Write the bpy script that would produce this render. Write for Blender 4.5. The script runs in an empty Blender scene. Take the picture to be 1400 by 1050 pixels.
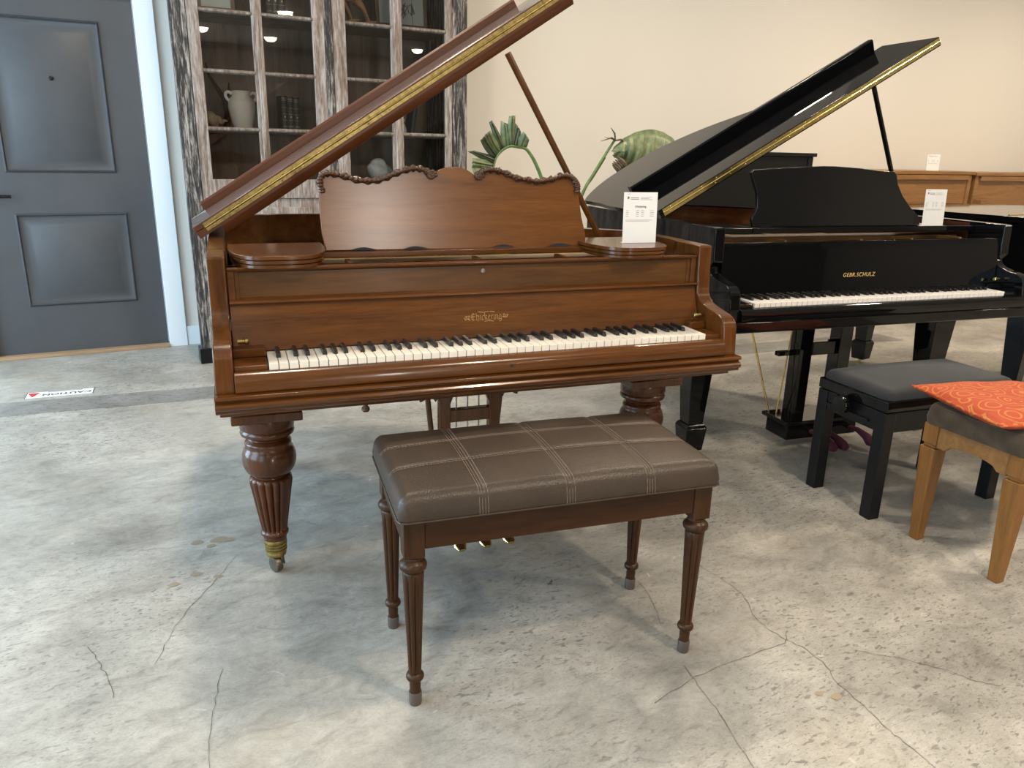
import bpy, bmesh, math, random
from mathutils import Vector, Matrix

PI = math.pi
rnd = random.Random(7)
SC = bpy.context.scene
COL = SC.collection

# ------------------------------------------------------------------ camera
F_PX, PITCH, ROLL, YAW, CAM_H = 1046.8, 16.891, 1.2665, 27.281, 1.2487
cam_data = bpy.data.cameras.new('camera')
cam_data.sensor_fit = 'HORIZONTAL'
cam_data.sensor_width = 36.0
cam_data.lens = 36.0 * F_PX / 1400.0
cam_data.clip_start = 0.05
cam_data.clip_end = 100
cam = bpy.data.objects.new('camera', cam_data)
COL.objects.link(cam)
_y, _p, _r = math.radians(YAW), math.radians(PITCH), math.radians(ROLL)
_right0 = Vector((math.cos(_y), -math.sin(_y), 0))
_fh = Vector((math.sin(_y), math.cos(_y), 0))
_fwd = _fh * math.cos(_p) + Vector((0, 0, -math.sin(_p)))
_up0 = _fh * math.sin(_p) + Vector((0, 0, math.cos(_p)))
_right = _right0 * math.cos(_r) + _up0 * math.sin(_r)
_up = -_right0 * math.sin(_r) + _up0 * math.cos(_r)
M = Matrix.Identity(4)
for i in range(3):
    M[i][0], M[i][1], M[i][2] = _right[i], _up[i], -_fwd[i]
M[2][3] = CAM_H
cam.matrix_world = M
SC.camera = cam

# ------------------------------------------------------------------ world, exposure, lights
SC.view_settings.view_transform = 'Standard'
SC.view_settings.look = 'None'
SC.view_settings.gamma = 1.0
SC.view_settings.exposure = 0.0
SC.view_settings.use_curve_mapping = False
world = bpy.data.worlds.new('sky')
SC.world = world
world.use_nodes = True
_bg = world.node_tree.nodes['Background']
_bg.inputs['Color'].default_value = (0.55, 0.75, 1.0, 1)
_bg.inputs['Strength'].default_value = 1.9
CEIL = 3.6
WARM = (1.0, 0.85, 0.66)
DAY = (0.56, 0.80, 1.0)
# recessed ceiling lights: x, y, watts
CANS = [(-1.1, -0.7, 50), (1.6, -0.5, 66), (4.3, -0.5, 64), (6.9, -0.5, 45),
        (0.6, 3.0, 44), (3.2, 3.2, 52), (5.8, 3.2, 62), (8.4, 3.2, 75),
        (-1.1, -3.4, 30), (3.2, -6.0, 50), (6.6, -5.0, 40),
        (2.07, -9.0, 60), (3.6, -9.7, 60), (7.1, -9.7, 60)]
# windows in the left wall: y0, y1, z0, z1, watts
FRONT_WIN = (1.12, 1.58, 0.3, 2.5, 150)
WINDOWS = [(-1.9, -0.2, 0.5, 2.7, 55), (0.8, 2.3, 0.5, 2.7, 88), (3.0, 4.7, 0.3, 2.7, 165)]
XL, XR, YF, YB = -2.6, 11.0, -11.5, 5.271


def area(name, loc, rot, sx, sy, watts, col, shape='RECTANGLE', spread=180):
    d = bpy.data.lights.new(name, 'AREA')
    d.shape = shape
    d.size = sx
    if shape == 'RECTANGLE':
        d.size_y = sy
    d.energy = watts
    d.color = col
    d.spread = math.radians(spread)
    o = bpy.data.objects.new(name, d)
    COL.objects.link(o)
    o.location = loc
    o.rotation_euler = rot
    return o


for (x, y, w) in CANS:
    area('can_light', (x, y, CEIL - 0.115), (0, 0, 0), 0.26, 0.26, w, WARM, 'DISK', 165)
for (y0, y1, z0, z1, w) in WINDOWS:
    area('window_daylight', (XL + 0.04, (y0 + y1) / 2, (z0 + z1) / 2), (0, -PI / 2, 0), z1 - z0, y1 - y0, w, DAY)

_x0, _x1, _z0, _z1, _w = FRONT_WIN
area('window_daylight', ((_x0 + _x1) / 2, YF + 0.04, (_z0 + _z1) / 2), (PI / 2, 0, 0), _x1 - _x0, _z1 - _z0, _w, (1.0, 0.93, 0.84))

# ------------------------------------------------------------------ materials
MATS = {}


def new_mat(name):
    m = bpy.data.materials.new(name)
    m.use_nodes = True
    nt = m.node_tree
    b = nt.nodes['Principled BSDF']
    return m, nt, b


def N(nt, typ, **kw):
    n = nt.nodes.new(typ)
    for k, v in kw.items():
        if k in n.inputs.keys():
            n.inputs[k].default_value = v
        else:
            setattr(n, k, v)
    return n


def ramp(nt, fac, stops):
    r = nt.nodes.new('ShaderNodeValToRGB')
    el = r.color_ramp.elements
    while len(el) < len(stops):
        el.new(0.5)
    for e, (p, c) in zip(el, stops):
        e.position = p
        e.color = (*c, 1) if len(c) == 3 else c
    nt.links.new(fac, r.inputs[0])
    return r.outputs[0]


def coords(nt, scale=(1, 1, 1), kind='Object', rot=(0, 0, 0), loc=(0, 0, 0)):
    tc = nt.nodes.new('ShaderNodeTexCoord')
    mp = nt.nodes.new('ShaderNodeMapping')
    mp.inputs['Scale'].default_value = scale
    mp.inputs['Rotation'].default_value = rot
    mp.inputs['Location'].default_value = loc
    nt.links.new(tc.outputs[kind], mp.inputs[0])
    return mp.outputs[0]


def noise(nt, vec, scale, detail=4, rough=0.55, dist=0.0):
    n = N(nt, 'ShaderNodeTexNoise', Scale=scale, Detail=detail, Roughness=rough, Distortion=dist)
    nt.links.new(vec, n.inputs['Vector'])
    return n.outputs['Fac']


def mix(nt, a, b, fac, mode='MIX'):
    n = nt.nodes.new('ShaderNodeMix')
    n.data_type = 'RGBA'
    n.blend_type = mode
    for sock, v in ((n.inputs[0], fac), (n.inputs[6], a), (n.inputs[7], b)):
        if hasattr(v, 'is_linked'):
            nt.links.new(v, sock)
        elif isinstance(v, (int, float)):
            sock.default_value = v
        else:
            sock.default_value = (*v, 1)
    return n.outputs[2]


def bump(nt, b, h, strength=0.1, dist=0.01):
    n = nt.nodes.new('ShaderNodeBump')
    n.inputs['Strength'].default_value = strength
    n.inputs['Distance'].default_value = dist
    nt.links.new(h, n.inputs['Height'])
    nt.links.new(n.outputs[0], b.inputs['Normal'])


def plain(name, col, rough=0.5, metal=0.0, coat=0.0, spec=0.5, var=0.0, vscale=8):
    if name in MATS:
        return MATS[name]
    m, nt, b = new_mat(name)
    b.inputs['Roughness'].default_value = rough
    b.inputs['Metallic'].default_value = metal
    b.inputs['Coat Weight'].default_value = coat
    b.inputs['Specular IOR Level'].default_value = spec
    v = coords(nt)
    f = noise(nt, v, vscale, 3)
    lo = tuple(max(0, c * (1 - var)) for c in col)
    hi = tuple(min(1, c * (1 + var)) for c in col)
    nt.links.new(ramp(nt, f, [(0.3, lo), (0.7, hi)]), b.inputs['Base Color'])
    MATS[name] = m
    return m


def wood(name, dark, light, axis='x', rough=0.22, coat=0.22, fine=1.0, contrast=(0.3, 0.72)):
    if name in MATS:
        return MATS[name]
    m, nt, b = new_mat(name)
    st = {'x': (1.2, 14, 14), 'y': (14, 1.2, 14), 'z': (14, 14, 1.2)}[axis]
    v = coords(nt, st)
    f1 = noise(nt, v, 1.6 * fine, 6, 0.6, 0.6)
    st2 = tuple(4.0 * s for s in st)
    v2 = coords(nt, st2, loc=(3, 1, 7))
    f2 = noise(nt, v2, 2.6 * fine, 3, 0.6)
    mm = N(nt, 'ShaderNodeMath', operation='ADD')
    m2 = N(nt, 'ShaderNodeMath', operation='MULTIPLY')
    m2.inputs[1].default_value = 0.35
    nt.links.new(f2, m2.inputs[0])
    m3 = N(nt, 'ShaderNodeMath', operation='MULTIPLY')
    m3.inputs[1].default_value = 0.72
    nt.links.new(f1, m3.inputs[0])
    nt.links.new(m3.outputs[0], mm.inputs[0])
    nt.links.new(m2.outputs[0], mm.inputs[1])
    c = ramp(nt, mm.outputs[0], [(contrast[0], dark), (contrast[1], light)])
    nt.links.new(c, b.inputs['Base Color'])
    b.inputs['Roughness'].default_value = rough
    b.inputs['Coat Weight'].default_value = coat
    b.inputs['Coat Roughness'].default_value = 0.06
    b.inputs['Specular IOR Level'].default_value = 0.32
    bump(nt, b, mm.outputs[0], 0.06, 0.002)
    MATS[name] = m
    return m


MH_D, MH_L = (0.036, 0.0105, 0.0020), (0.120, 0.0400, 0.0072)
mh_x = wood('mahogany_along', MH_D, MH_L, 'x')
mh_y = wood('mahogany_deep', MH_D, MH_L, 'y')
mh_z = wood('mahogany_upright', MH_D, MH_L, 'z')
mh_panel = wood('mahogany_panel', (0.040, 0.0140, 0.0026), (0.112, 0.0435, 0.0082), 'x', 0.28)
mh_desk = wood('mahogany_desk', (0.092, 0.031, 0.0070), (0.185, 0.067, 0.0150), 'x', 0.33, 0.1, 1.2)
def streak_polish(m):
    nt = m.node_tree
    b = nt.nodes['Principled BSDF']
    b.inputs['Coat Weight'].default_value = 0.0
    b.inputs['Specular IOR Level'].default_value = 0.5
    b.inputs['Roughness'].default_value = 0.20


streak_polish(mh_desk)
mh_dark = wood('mahogany_carving', (0.020, 0.008, 0.0035), (0.095, 0.038, 0.015), 'x', 0.3, 0.3, 4)
mh_leg = wood('mahogany_leg', (0.028, 0.0085, 0.0028), (0.090, 0.027, 0.0075), 'z', 0.27, 0.2)
bench_wood = wood('walnut_bench', (0.017, 0.0057, 0.0017), (0.058, 0.0205, 0.0058), 'x', 0.38, 0.0)
bench_leg = wood('walnut_bench_leg', (0.016, 0.0060, 0.0018), (0.058, 0.0230, 0.0065), 'z', 0.36, 0.05)
for _m in (bench_wood, bench_leg):
    _m.node_tree.nodes['Principled BSDF'].inputs['Specular IOR Level'].default_value = 0.22
oak_x = wood('oak_along', (0.155, 0.069, 0.020), (0.285, 0.142, 0.047), 'x', 0.42, 0.1, 1.4)
oak_z = wood('oak_leg', (0.135, 0.054, 0.0115), (0.275, 0.122, 0.030), 'z', 0.38, 0.15, 1.2)
lid_inner = wood('lid_inner', (0.050, 0.014, 0.0055), (0.100, 0.031, 0.0110), 'x', 0.34, 0.0)
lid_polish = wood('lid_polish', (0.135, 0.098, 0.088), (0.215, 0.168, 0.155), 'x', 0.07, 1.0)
black = plain('black_lacquer', (0.0035, 0.0035, 0.004), 0.035, 0, 0.0, 0.35)
black_desk = plain('black_lacquer_desk', (0.0075, 0.0075, 0.008), 0.16, 0, 0.0, 0.5)
black_satin = plain('black_satin', (0.005, 0.005, 0.006), 0.30, spec=0.3)
gold = plain('gold_plate', (0.52, 0.34, 0.12), 0.38, 0.85, var=0.1)
brass = plain('aged_brass', (0.30, 0.225, 0.085), 0.36, 1.0, var=0.3, vscale=60)
brass_new = plain('bright_brass', (0.88, 0.70, 0.28), 0.22, 1.0, var=0.08, vscale=40)
bronze = plain('dark_bronze', (0.17, 0.14, 0.105), 0.4, 1.0, var=0.3, vscale=40)
steel = plain('worn_steel', (0.32, 0.30, 0.28), 0.35, 1.0, var=0.3, vscale=40)
ivory = plain('ivory_key', (0.76, 0.70, 0.61), 0.28, var=0.03)
whitekey = plain('white_plastic_key', (0.80, 0.77, 0.74), 0.2, var=0.01)
ebony = plain('ebony_key', (0.012, 0.011, 0.011), 0.28)
paper = plain('white_card', (0.78, 0.77, 0.75), 0.6)
ink = plain('printed_ink', (0.09, 0.09, 0.10), 0.7)
gold_ink = plain('gold_lettering', (0.26, 0.16, 0.055), 0.45, 0.5)
gold_bright = plain('gold_lettering_bright', (0.80, 0.55, 0.22), 0.35, 0.4)
felt_red = plain('maroon_felt', (0.085, 0.012, 0.028), 0.9, var=0.2, vscale=60)
felt_dark = plain('dark_felt', (0.02, 0.02, 0.022), 0.95)
string_mat = plain('string_wire', (0.35, 0.27, 0.18), 0.4, 1.0)
trim_white = plain('white_trim', (0.70, 0.74, 0.76), 0.45)
door_paint = plain('charcoal_door_paint', (0.056, 0.058, 0.063), 0.42, var=0.05)
metal_black = plain('black_metal', (0.012, 0.012, 0.013), 0.35, 0.6)
clear_cup = plain('clear_foot_cup', (0.07, 0.052, 0.044), 0.2, 0, 0.5)
ceramic = plain('cream_ceramic', (0.86, 0.80, 0.71), 0.55, var=0.06)
stone_mat = plain('pale_stone', (0.74, 0.75, 0.76), 0.7, var=0.2, vscale=30)
book_black = plain('black_leather_book', (0.014, 0.013, 0.013), 0.45)
book_blue = plain('dark_blue_book', (0.02, 0.035, 0.05), 0.5)
carved_wood = wood('carved_honey_wood', (0.30, 0.15, 0.06), (0.50, 0.28, 0.13), 'x', 0.5, 0.1)
branch_mat = plain('dark_driftwood', (0.045, 0.03, 0.024), 0.85, var=0.4, vscale=30)
picture_mat = plain('pale_picture_sheet', (0.36, 0.40, 0.40), 0.6)
frame_brown = plain('brown_picture_frame', (0.10, 0.055, 0.03), 0.5, var=0.2)
pot_mat = plain('glazed_pot', (0.42, 0.40, 0.37), 0.4)
soil_mat = plain('soil', (0.03, 0.02, 0.014), 0.95, var=0.4, vscale=60)
red_ink = plain('red_ink', (0.55, 0.03, 0.03), 0.6)
dead_leaf = plain('withered_leaf', (0.10, 0.07, 0.036), 0.8, var=0.5, vscale=25)
threshold_wood = wood('threshold_wood', (0.25, 0.15, 0.08), (0.42, 0.28, 0.17), 'x', 0.6, 0)


def leaf_mat(name, k):
    m, nt, b = new_mat(name)
    v = coords(nt, (1, 1, 1))
    f = noise(nt, v, 26, 3)
    f2 = noise(nt, coords(nt, (6, 6, 1.5)), 14, 3)
    c = ramp(nt, f, [(0.3, (0.050 * k, 0.085 * k, 0.034 * k)), (0.5, (0.150 * k, 0.185 * k, 0.072 * k)), (0.72, (0.32 * k, 0.33 * k, 0.15 * k))])
    c2 = mix(nt, c, (0.11 * k, 0.145 * k, 0.085 * k), f2)
    nt.links.new(c2, b.inputs['Base Color'])
    b.inputs['Roughness'].default_value = 0.42
    return m


leaf_green = leaf_mat('palm_leaf', 1.05)
leaf_dark = leaf_mat('palm_leaf_deep_green', 0.45)
stem_green = plain('leaf_stalk', (0.10, 0.17, 0.055), 0.5, var=0.3, vscale=20)


def leather_mat():
    m, nt, b = new_mat('brown_leather')
    v = coords(nt)
    f = noise(nt, v, 5, 4)
    c = ramp(nt, f, [(0.3, (0.030, 0.0190, 0.0120)), (0.7, (0.047, 0.0300, 0.0190))])
    nt.links.new(c, b.inputs['Base Color'])
    b.inputs['Roughness'].default_value = 0.42
    b.inputs['Specular IOR Level'].default_value = 0.4
    vo = N(nt, 'ShaderNodeTexVoronoi', Scale=260.0)
    nt.links.new(v, vo.inputs['Vector'])
    f3 = noise(nt, v, 30, 4)
    a = N(nt, 'ShaderNodeMath', operation='ADD')
    nt.links.new(vo.outputs['Distance'], a.inputs[0])
    nt.links.new(f3, a.inputs[1])
    bump(nt, b, a.outputs[0], 0.18, 0.003)
    return m


leather = leather_mat()
stitch_mat = plain('tan_stitching', (0.17, 0.115, 0.080), 0.7)


def suede(name, a, b2, rough=0.95):
    m, nt, b = new_mat(name)
    v = coords(nt)
    f = noise(nt, v, 14, 4)
    nt.links.new(ramp(nt, f, [(0.3, a), (0.7, b2)]), b.inputs['Base Color'])
    b.inputs['Roughness'].default_value = rough
    b.inputs['Sheen Weight'].default_value = 0.12
    bump(nt, b, noise(nt, v, 240, 2), 0.15, 0.002)
    return m


suede_gray = suede('charcoal_suede', (0.011, 0.0115, 0.0135), (0.020, 0.0205, 0.0235))
suede_brown = suede('brown_velour', (0.036, 0.023, 0.0125), (0.078, 0.051, 0.029))


def orange_mat():
    m, nt, b = new_mat('orange_scroll_fabric')
    v = coords(nt)
    vo = N(nt, 'ShaderNodeTexVoronoi', Scale=15.0)
    nt.links.new(v, vo.inputs['Vector'])
    s = N(nt, 'ShaderNodeMath', operation='MULTIPLY')
    s.inputs[1].default_value = 26.0
    nt.links.new(vo.outputs['Distance'], s.inputs[0])
    ds = noise(nt, v, 12, 2)
    s2 = N(nt, 'ShaderNodeMath', operation='MULTIPLY_ADD')
    s2.inputs[1].default_value = 9.0
    nt.links.new(ds, s2.inputs[0])
    nt.links.new(s.outputs[0], s2.inputs[2])
    sn = N(nt, 'ShaderNodeMath', operation='SINE')
    nt.links.new(s2.outputs[0], sn.inputs[0])
    line = ramp(nt, sn.outputs[0], [(0.62, (0, 0, 0)), (0.85, (1, 1, 1))])
    c = mix(nt, (0.385, 0.048, 0.010), (0.45, 0.155, 0.030), line)
    nt.links.new(c, b.inputs['Base Color'])
    b.inputs['Roughness'].default_value = 0.75
    b.inputs['Sheen Weight'].default_value = 0.0
    bump(nt, b, noise(nt, v, 30, 3), 0.3, 0.006)
    return m


orange_fabric = orange_mat()


def concrete_mat(name, tint=(1, 1, 1), pits=True):
    m, nt, b = new_mat(name)
    v = coords(nt)
    big = noise(nt, v, 0.9, 5, 0.6, 0.5)
    mid = noise(nt, coords(nt, (1, 1.3, 1), loc=(4, 2, 0)), 3.2, 8, 0.68, 0.6)
    fine = noise(nt, v, 42, 5, 0.7)
    c1 = ramp(nt, big, [(0.30, (0.258, 0.243, 0.218)), (0.48, (0.420, 0.397, 0.356)), (0.70, (0.560, 0.528, 0.474))])
    c2 = ramp(nt, mid, [(0.30, (0.52, 0.52, 0.52)), (0.45, (0.77, 0.765, 0.755)), (0.64, (0.97, 0.97, 0.97))])
    c = mix(nt, c1, c2, 0.85, 'MULTIPLY')
    c3 = ramp(nt, fine, [(0.25, (0.78, 0.78, 0.77)), (0.6, (1.05, 1.05, 1.05))])
    c = mix(nt, c, c3, 0.55, 'MULTIPLY')
    # fine swirled trowel marks
    sw = noise(nt, coords(nt, (1.0, 1.9, 1), rot=(0, 0, 0.25)), 9, 9, 0.74, 1.2)
    c4 = ramp(nt, sw, [(0.30, (0.56, 0.56, 0.56)), (0.46, (0.90, 0.90, 0.89)), (0.60, (1.06, 1.06, 1.06))])
    c = mix(nt, c, c4, 0.8, 'MULTIPLY')
    gr = noise(nt, coords(nt, (1, 1.6, 1), loc=(2, 9, 0)), 150, 4, 0.7)
    c = mix(nt, c, ramp(nt, gr, [(0.30, (0.72, 0.71, 0.70)), (0.55, (1.03, 1.03, 1.03))]), 0.6, 'MULTIPLY')
    # brownish stained clouds
    st = noise(nt, coords(nt, (1, 1, 1), loc=(9, 5, 0)), 1.7, 8, 0.7, 0.4)
    sf = ramp(nt, st, [(0.54, (0, 0, 0)), (0.72, (1, 1, 1))])
    c = mix(nt, c, (0.33, 0.265, 0.18), mix(nt, (0, 0, 0), sf, 0.32))
    # trowel pits: small dark flecks, only in worn areas
    area_m = noise(nt, coords(nt, (1, 1, 1), loc=(1.6, 7.3, 0)), 0.75, 4)
    am = ramp(nt, area_m, [(0.42, (0, 0, 0)), (0.56, (1, 1, 1))])
    for (sc, rz, lo, hi, amt) in ((34, 0.35, 0.335, 0.395, 0.75), (75, -0.1, 0.33, 0.40, 0.6)):
        pn = noise(nt, coords(nt, (1.0, 2.6, 1), rot=(0, 0, rz), loc=(sc, 0, 0)), sc, 2, 0.5, 0.6)
        pf = ramp(nt, pn, [(lo, (1, 1, 1)), (hi, (0, 0, 0))])
        pm = mix(nt, pf, am, 1.0, 'MULTIPLY')
        c = mix(nt, c, (0.105, 0.098, 0.09), mix(nt, (0, 0, 0), pm, amt))
    # pale scuffs
    sc = noise(nt, coords(nt, (1, 1, 1), loc=(3, 3, 0)), 13, 3, 0.6, 1.5)
    c = mix(nt, c, (0.56, 0.55, 0.52), mix(nt, (0, 0, 0), ramp(nt, sc, [(0.70, (0, 0, 0)), (0.76, (1, 1, 1))]), 0.55))
    c = mix(nt, c, tint, 1.0, 'MULTIPLY')
    nt.links.new(c, b.inputs['Base Color'])
    rr = ramp(nt, mid, [(0.3, (0.36, 0.36, 0.36)), (0.7, (0.55, 0.55, 0.55))])
    nt.links.new(rr, b.inputs['Roughness'])
    b.inputs['Specular IOR Level'].default_value = 0.35
    bump(nt, b, sw, 0.10, 0.01)
    return m


floor_mat = concrete_mat('polished_concrete')
strip_mat = concrete_mat('saw_cut_concrete', (0.62, 0.63, 0.66))
crack_mat = plain('crack_line', (0.10, 0.085, 0.07), 0.8)


def wall_mat(name, col):
    m, nt, b = new_mat(name)
    v = coords(nt)
    f = noise(nt, v, 0.8, 3)
    lo = tuple(c * 0.985 for c in col)
    nt.links.new(ramp(nt, f, [(0.3, lo), (0.7, col)]), b.inputs['Base Color'])
    b.inputs['Roughness'].default_value = 0.75
    bump(nt, b, noise(nt, v, 180, 3), 0.05, 0.002)
    return m


wall_cream = wall_mat('cream_wall_paint', (0.70, 0.66, 0.60))
wall_dim = wall_mat('taupe_wall_paint', (0.13, 0.12, 0.11))
ceil_mat = wall_mat('ceiling_paint', (0.45, 0.44, 0.42))


def distressed_mat(name, shift=0.0, seed=0.0, cols=None):
    """chipped cream paint over brown and blackened wood, streaked along z"""
    m, nt, b = new_mat(name)
    v = coords(nt, (22, 22, 1.6), loc=(seed, seed * 2, 0))
    f = noise(nt, v, 1.7, 8, 0.72, 0.8)
    v2 = coords(nt, (60, 60, 9), loc=(5 + seed, 0, 3))
    f2 = noise(nt, v2, 1.5, 5, 0.7)
    a = N(nt, 'ShaderNodeMath', operation='MULTIPLY_ADD')
    a.inputs[1].default_value = 0.45
    nt.links.new(f2, a.inputs[0])
    mm = N(nt, 'ShaderNodeMath', operation='MULTIPLY')
    mm.inputs[1].default_value = 0.62
    nt.links.new(f, mm.inputs[0])
    nt.links.new(mm.outputs[0], a.inputs[2])
    s = shift
    c = ramp(nt, a.outputs[0], [(p + s, q) for p, q in zip((0.36, 0.455, 0.50, 0.555, 0.66), cols)])
    nt.links.new(c, b.inputs['Base Color'])
    b.inputs['Roughness'].default_value = 0.75
    bump(nt, b, a.outputs[0], 0.5, 0.006)
    return m


post_mat = distressed_mat('chipped_black_post', 0.03, 0.0, ((0.010, 0.010, 0.011), (0.020, 0.020, 0.021), (0.065, 0.055, 0.048), (0.24, 0.215, 0.195), (0.50, 0.48, 0.455)))
stile_mat = distressed_mat('limed_stile', -0.01, 3.0, ((0.05, 0.038, 0.030), (0.15, 0.105, 0.078), (0.205, 0.150, 0.115), (0.26, 0.215, 0.19), (0.42, 0.39, 0.365)))
muntin_mat = distressed_mat('worn_muntin', 0.01, 6.0, ((0.05, 0.035, 0.025), (0.10, 0.07, 0.05), (0.15, 0.115, 0.088), (0.19, 0.16, 0.135), (0.34, 0.315, 0.29)))
cab_inside = wood('cabinet_inside', (0.13, 0.105, 0.09), (0.30, 0.235, 0.195), 'z', 0.7, 0, 0.6)


def glass_mat():
    m, nt, b = new_mat('pane_glass')
    nt.nodes.remove(b)
    out = nt.nodes['Material Output']
    tr = nt.nodes.new('ShaderNodeBsdfTransparent')
    tr.inputs[0].default_value = (0.97, 0.98, 0.975, 1)
    gl = nt.nodes.new('ShaderNodeBsdfGlossy')
    gl.inputs['Roughness'].default_value = 0.0
    fr = nt.nodes.new('ShaderNodeFresnel')
    fr.inputs['IOR'].default_value = 1.55
    mx = nt.nodes.new('ShaderNodeMixShader')
    nt.links.new(fr.outputs[0], mx.inputs[0])
    nt.links.new(tr.outputs[0], mx.inputs[1])
    nt.links.new(gl.outputs[0], mx.inputs[2])
    nt.links.new(mx.outputs[0], out.inputs[0])
    return m


glass = glass_mat()


def emis(name, col, s):
    m, nt, b = new_mat(name)
    b.inputs['Base Color'].default_value = (0.8, 0.8, 0.8, 1)
    b.inputs['Emission Color'].default_value = (*col, 1)
    b.inputs['Emission Strength'].default_value = s
    return m


lens_mat = emis('lamp_lens', WARM, 26.0)


# ------------------------------------------------------------------ mesh helpers
class MB:
    def __init__(self):
        self.bm = bmesh.new()

    def add(self, verts, faces, M=None):
        vs = [self.bm.verts.new(M @ Vector(v) if M else Vector(v)) for v in verts]
        for f in faces:
            try:
                self.bm.faces.new([vs[i] for i in f])
            except ValueError:
                pass
        return self

    def box(self, x0, x1, y0, y1, z0, z1, M=None):
        v = [(x0, y0, z0), (x1, y0, z0), (x1, y1, z0), (x0, y1, z0), (x0, y0, z1), (x1, y0, z1), (x1, y1, z1), (x0, y1, z1)]
        f = [(0, 3, 2, 1), (4, 5, 6, 7), (0, 1, 5, 4), (1, 2, 6, 5), (2, 3, 7, 6), (3, 0, 4, 7)]
        return self.add(v, f, M)

    def taper(self, cx, cy, z0, h0, z1, h1, M=None):
        """square post with half widths h0 (bottom) and h1 (top)"""
        v = [(cx + sx * h, cy + sy * h, z) for z, h in ((z0, h0), (z1, h1)) for sx, sy in ((-1, -1), (1, -1), (1, 1), (-1, 1))]
        f = [(0, 3, 2, 1), (4, 5, 6, 7), (0, 1, 5, 4), (1, 2, 6, 5), (2, 3, 7, 6), (3, 0, 4, 7)]
        return self.add(v, f, M)

    def prism(self, poly, axis, a, b, M=None):
        """poly: 2-D points in the plane across axis: x->(y,z), y->(x,z), z->(x,y)"""
        def P(p, t):
            return {'x': (t, p[0], p[1]), 'y': (p[0], t, p[1]), 'z': (p[0], p[1], t)}[axis]
        n = len(poly)
        v = [P(p, a) for p in poly] + [P(p, b) for p in poly]
        f = [tuple(range(n)), tuple(range(2 * n - 1, n - 1, -1))]
        f += [(i, n + i, n + (i + 1) % n, (i + 1) % n) for i in range(n)]
        return self.add(v, f, M)

    def lathe(self, prof, n=32, c=(0, 0), flute=None, M=None):
        """prof: (r, z) from top to bottom; flute=(count, depth, z0, z1): rounded reeds between z0 and z1"""
        v, f = [], []
        for (r, z) in prof:
            for i in range(n):
                a = 2 * PI * i / n
                rr = r
                if flute and flute[2] <= z <= flute[3]:
                    ph = (a * flute[0] / (2 * PI)) % 1.0
                    rr = r - flute[1] * (1 - abs(math.sin(ph * PI)) ** 0.6)
                v.append((c[0] + rr * math.cos(a), c[1] + rr * math.sin(a), z))
        k = len(prof)
        for j in range(k - 1):
            for i in range(n):
                i2 = (i + 1) % n
                f.append((j * n + i, (j + 1) * n + i, (j + 1) * n + i2, j * n + i2))
        f.append(tuple(range(n)))
        f.append(tuple((k - 1) * n + i for i in range(n - 1, -1, -1)))
        return self.add(v, f, M)

    def tube(self, pts, r, n=8, M=None, flat=None):
        pts = [Vector(p) for p in pts]
        rs = r if isinstance(r, (list, tuple)) else [r] * len(pts)
        v, f = [], []
        up = Vector((0, 0, 1))
        prev = None
        for i, p in enumerate(pts):
            d = (pts[min(i + 1, len(pts) - 1)] - pts[max(i - 1, 0)]).normalized()
            if prev is None:
                s = d.cross(up)
                if s.length < 1e-3:
                    s = d.cross(Vector((0, 1, 0)))
            else:
                s = prev - d * prev.dot(d)
            s.normalize()
            prev = s
            t = d.cross(s)
            for k in range(n):
                a = 2 * PI * k / n
                v.append(tuple(p + (s * math.cos(a) + t * math.sin(a) * (flat or 1)) * rs[i]))
        for i in range(len(pts) - 1):
            for k in range(n):
                k2 = (k + 1) % n
                f.append((i * n + k, i * n + k2, (i + 1) * n + k2, (i + 1) * n + k))
        f.append(tuple(range(n - 1, -1, -1)))
        f.append(tuple((len(pts) - 1) * n + k for k in range(n)))
        return self.add(v, f, M)

    def ball(self, c, rx, ry=None, rz=None, n=16, M=None):
        ry, rz = ry or rx, rz or rx
        v, f = [], []
        m = n // 2
        for j in range(1, m):
            b = PI * j / m
            for i in range(n):
                a = 2 * PI * i / n
                v.append((c[0] + rx * math.sin(b) * math.cos(a), c[1] + ry * math.sin(b) * math.sin(a), c[2] + rz * math.cos(b)))
        v.append((c[0], c[1], c[2] + rz))
        v.append((c[0], c[1], c[2] - rz))
        t, bo = len(v) - 2, len(v) - 1
        for j in range(m - 2):
            for i in range(n):
                i2 = (i + 1) % n
                f.append((j * n + i, (j + 1) * n + i, (j + 1) * n + i2, j * n + i2))
        for i in range(n):
            i2 = (i + 1) % n
            f.append((t, i, i2))
            f.append((bo, (m - 2) * n + i2, (m - 2) * n + i))
        return self.add(v, f, M)

    def build(self, name, mat, parent=None, bevel=0.0, seg=2, angle=35, sub=0):
        bm = self.bm
        bmesh.ops.recalc_face_normals(bm, faces=bm.faces)
        me = bpy.data.meshes.new(name)
        bm.to_mesh(me)
        bm.free()
        me.polygons.foreach_set('use_smooth', [True] * len(me.polygons))
        me.set_sharp_from_angle(angle=math.radians(angle))
        me.materials.append(mat)
        o = bpy.data.objects.new(name, me)
        COL.objects.link(o)
        if parent:
            o.parent = parent
        if bevel:
            md = o.modifiers.new('edge', 'BEVEL')
            md.width = bevel
            md.segments = seg
            md.limit_method = 'ANGLE'
            md.angle_limit = math.radians(40)
            md.harden_normals = True
        if sub:
            md = o.modifiers.new('smooth', 'SUBSURF')
            md.levels = sub
            md.render_levels = sub
        return o


def tag(o, label=None, cat=None, group=None, kind=None):
    if label:
        o['label'] = label
    if cat:
        o['category'] = cat
    if group:
        o['group'] = group
    if kind:
        o['kind'] = kind
    return o


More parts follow.
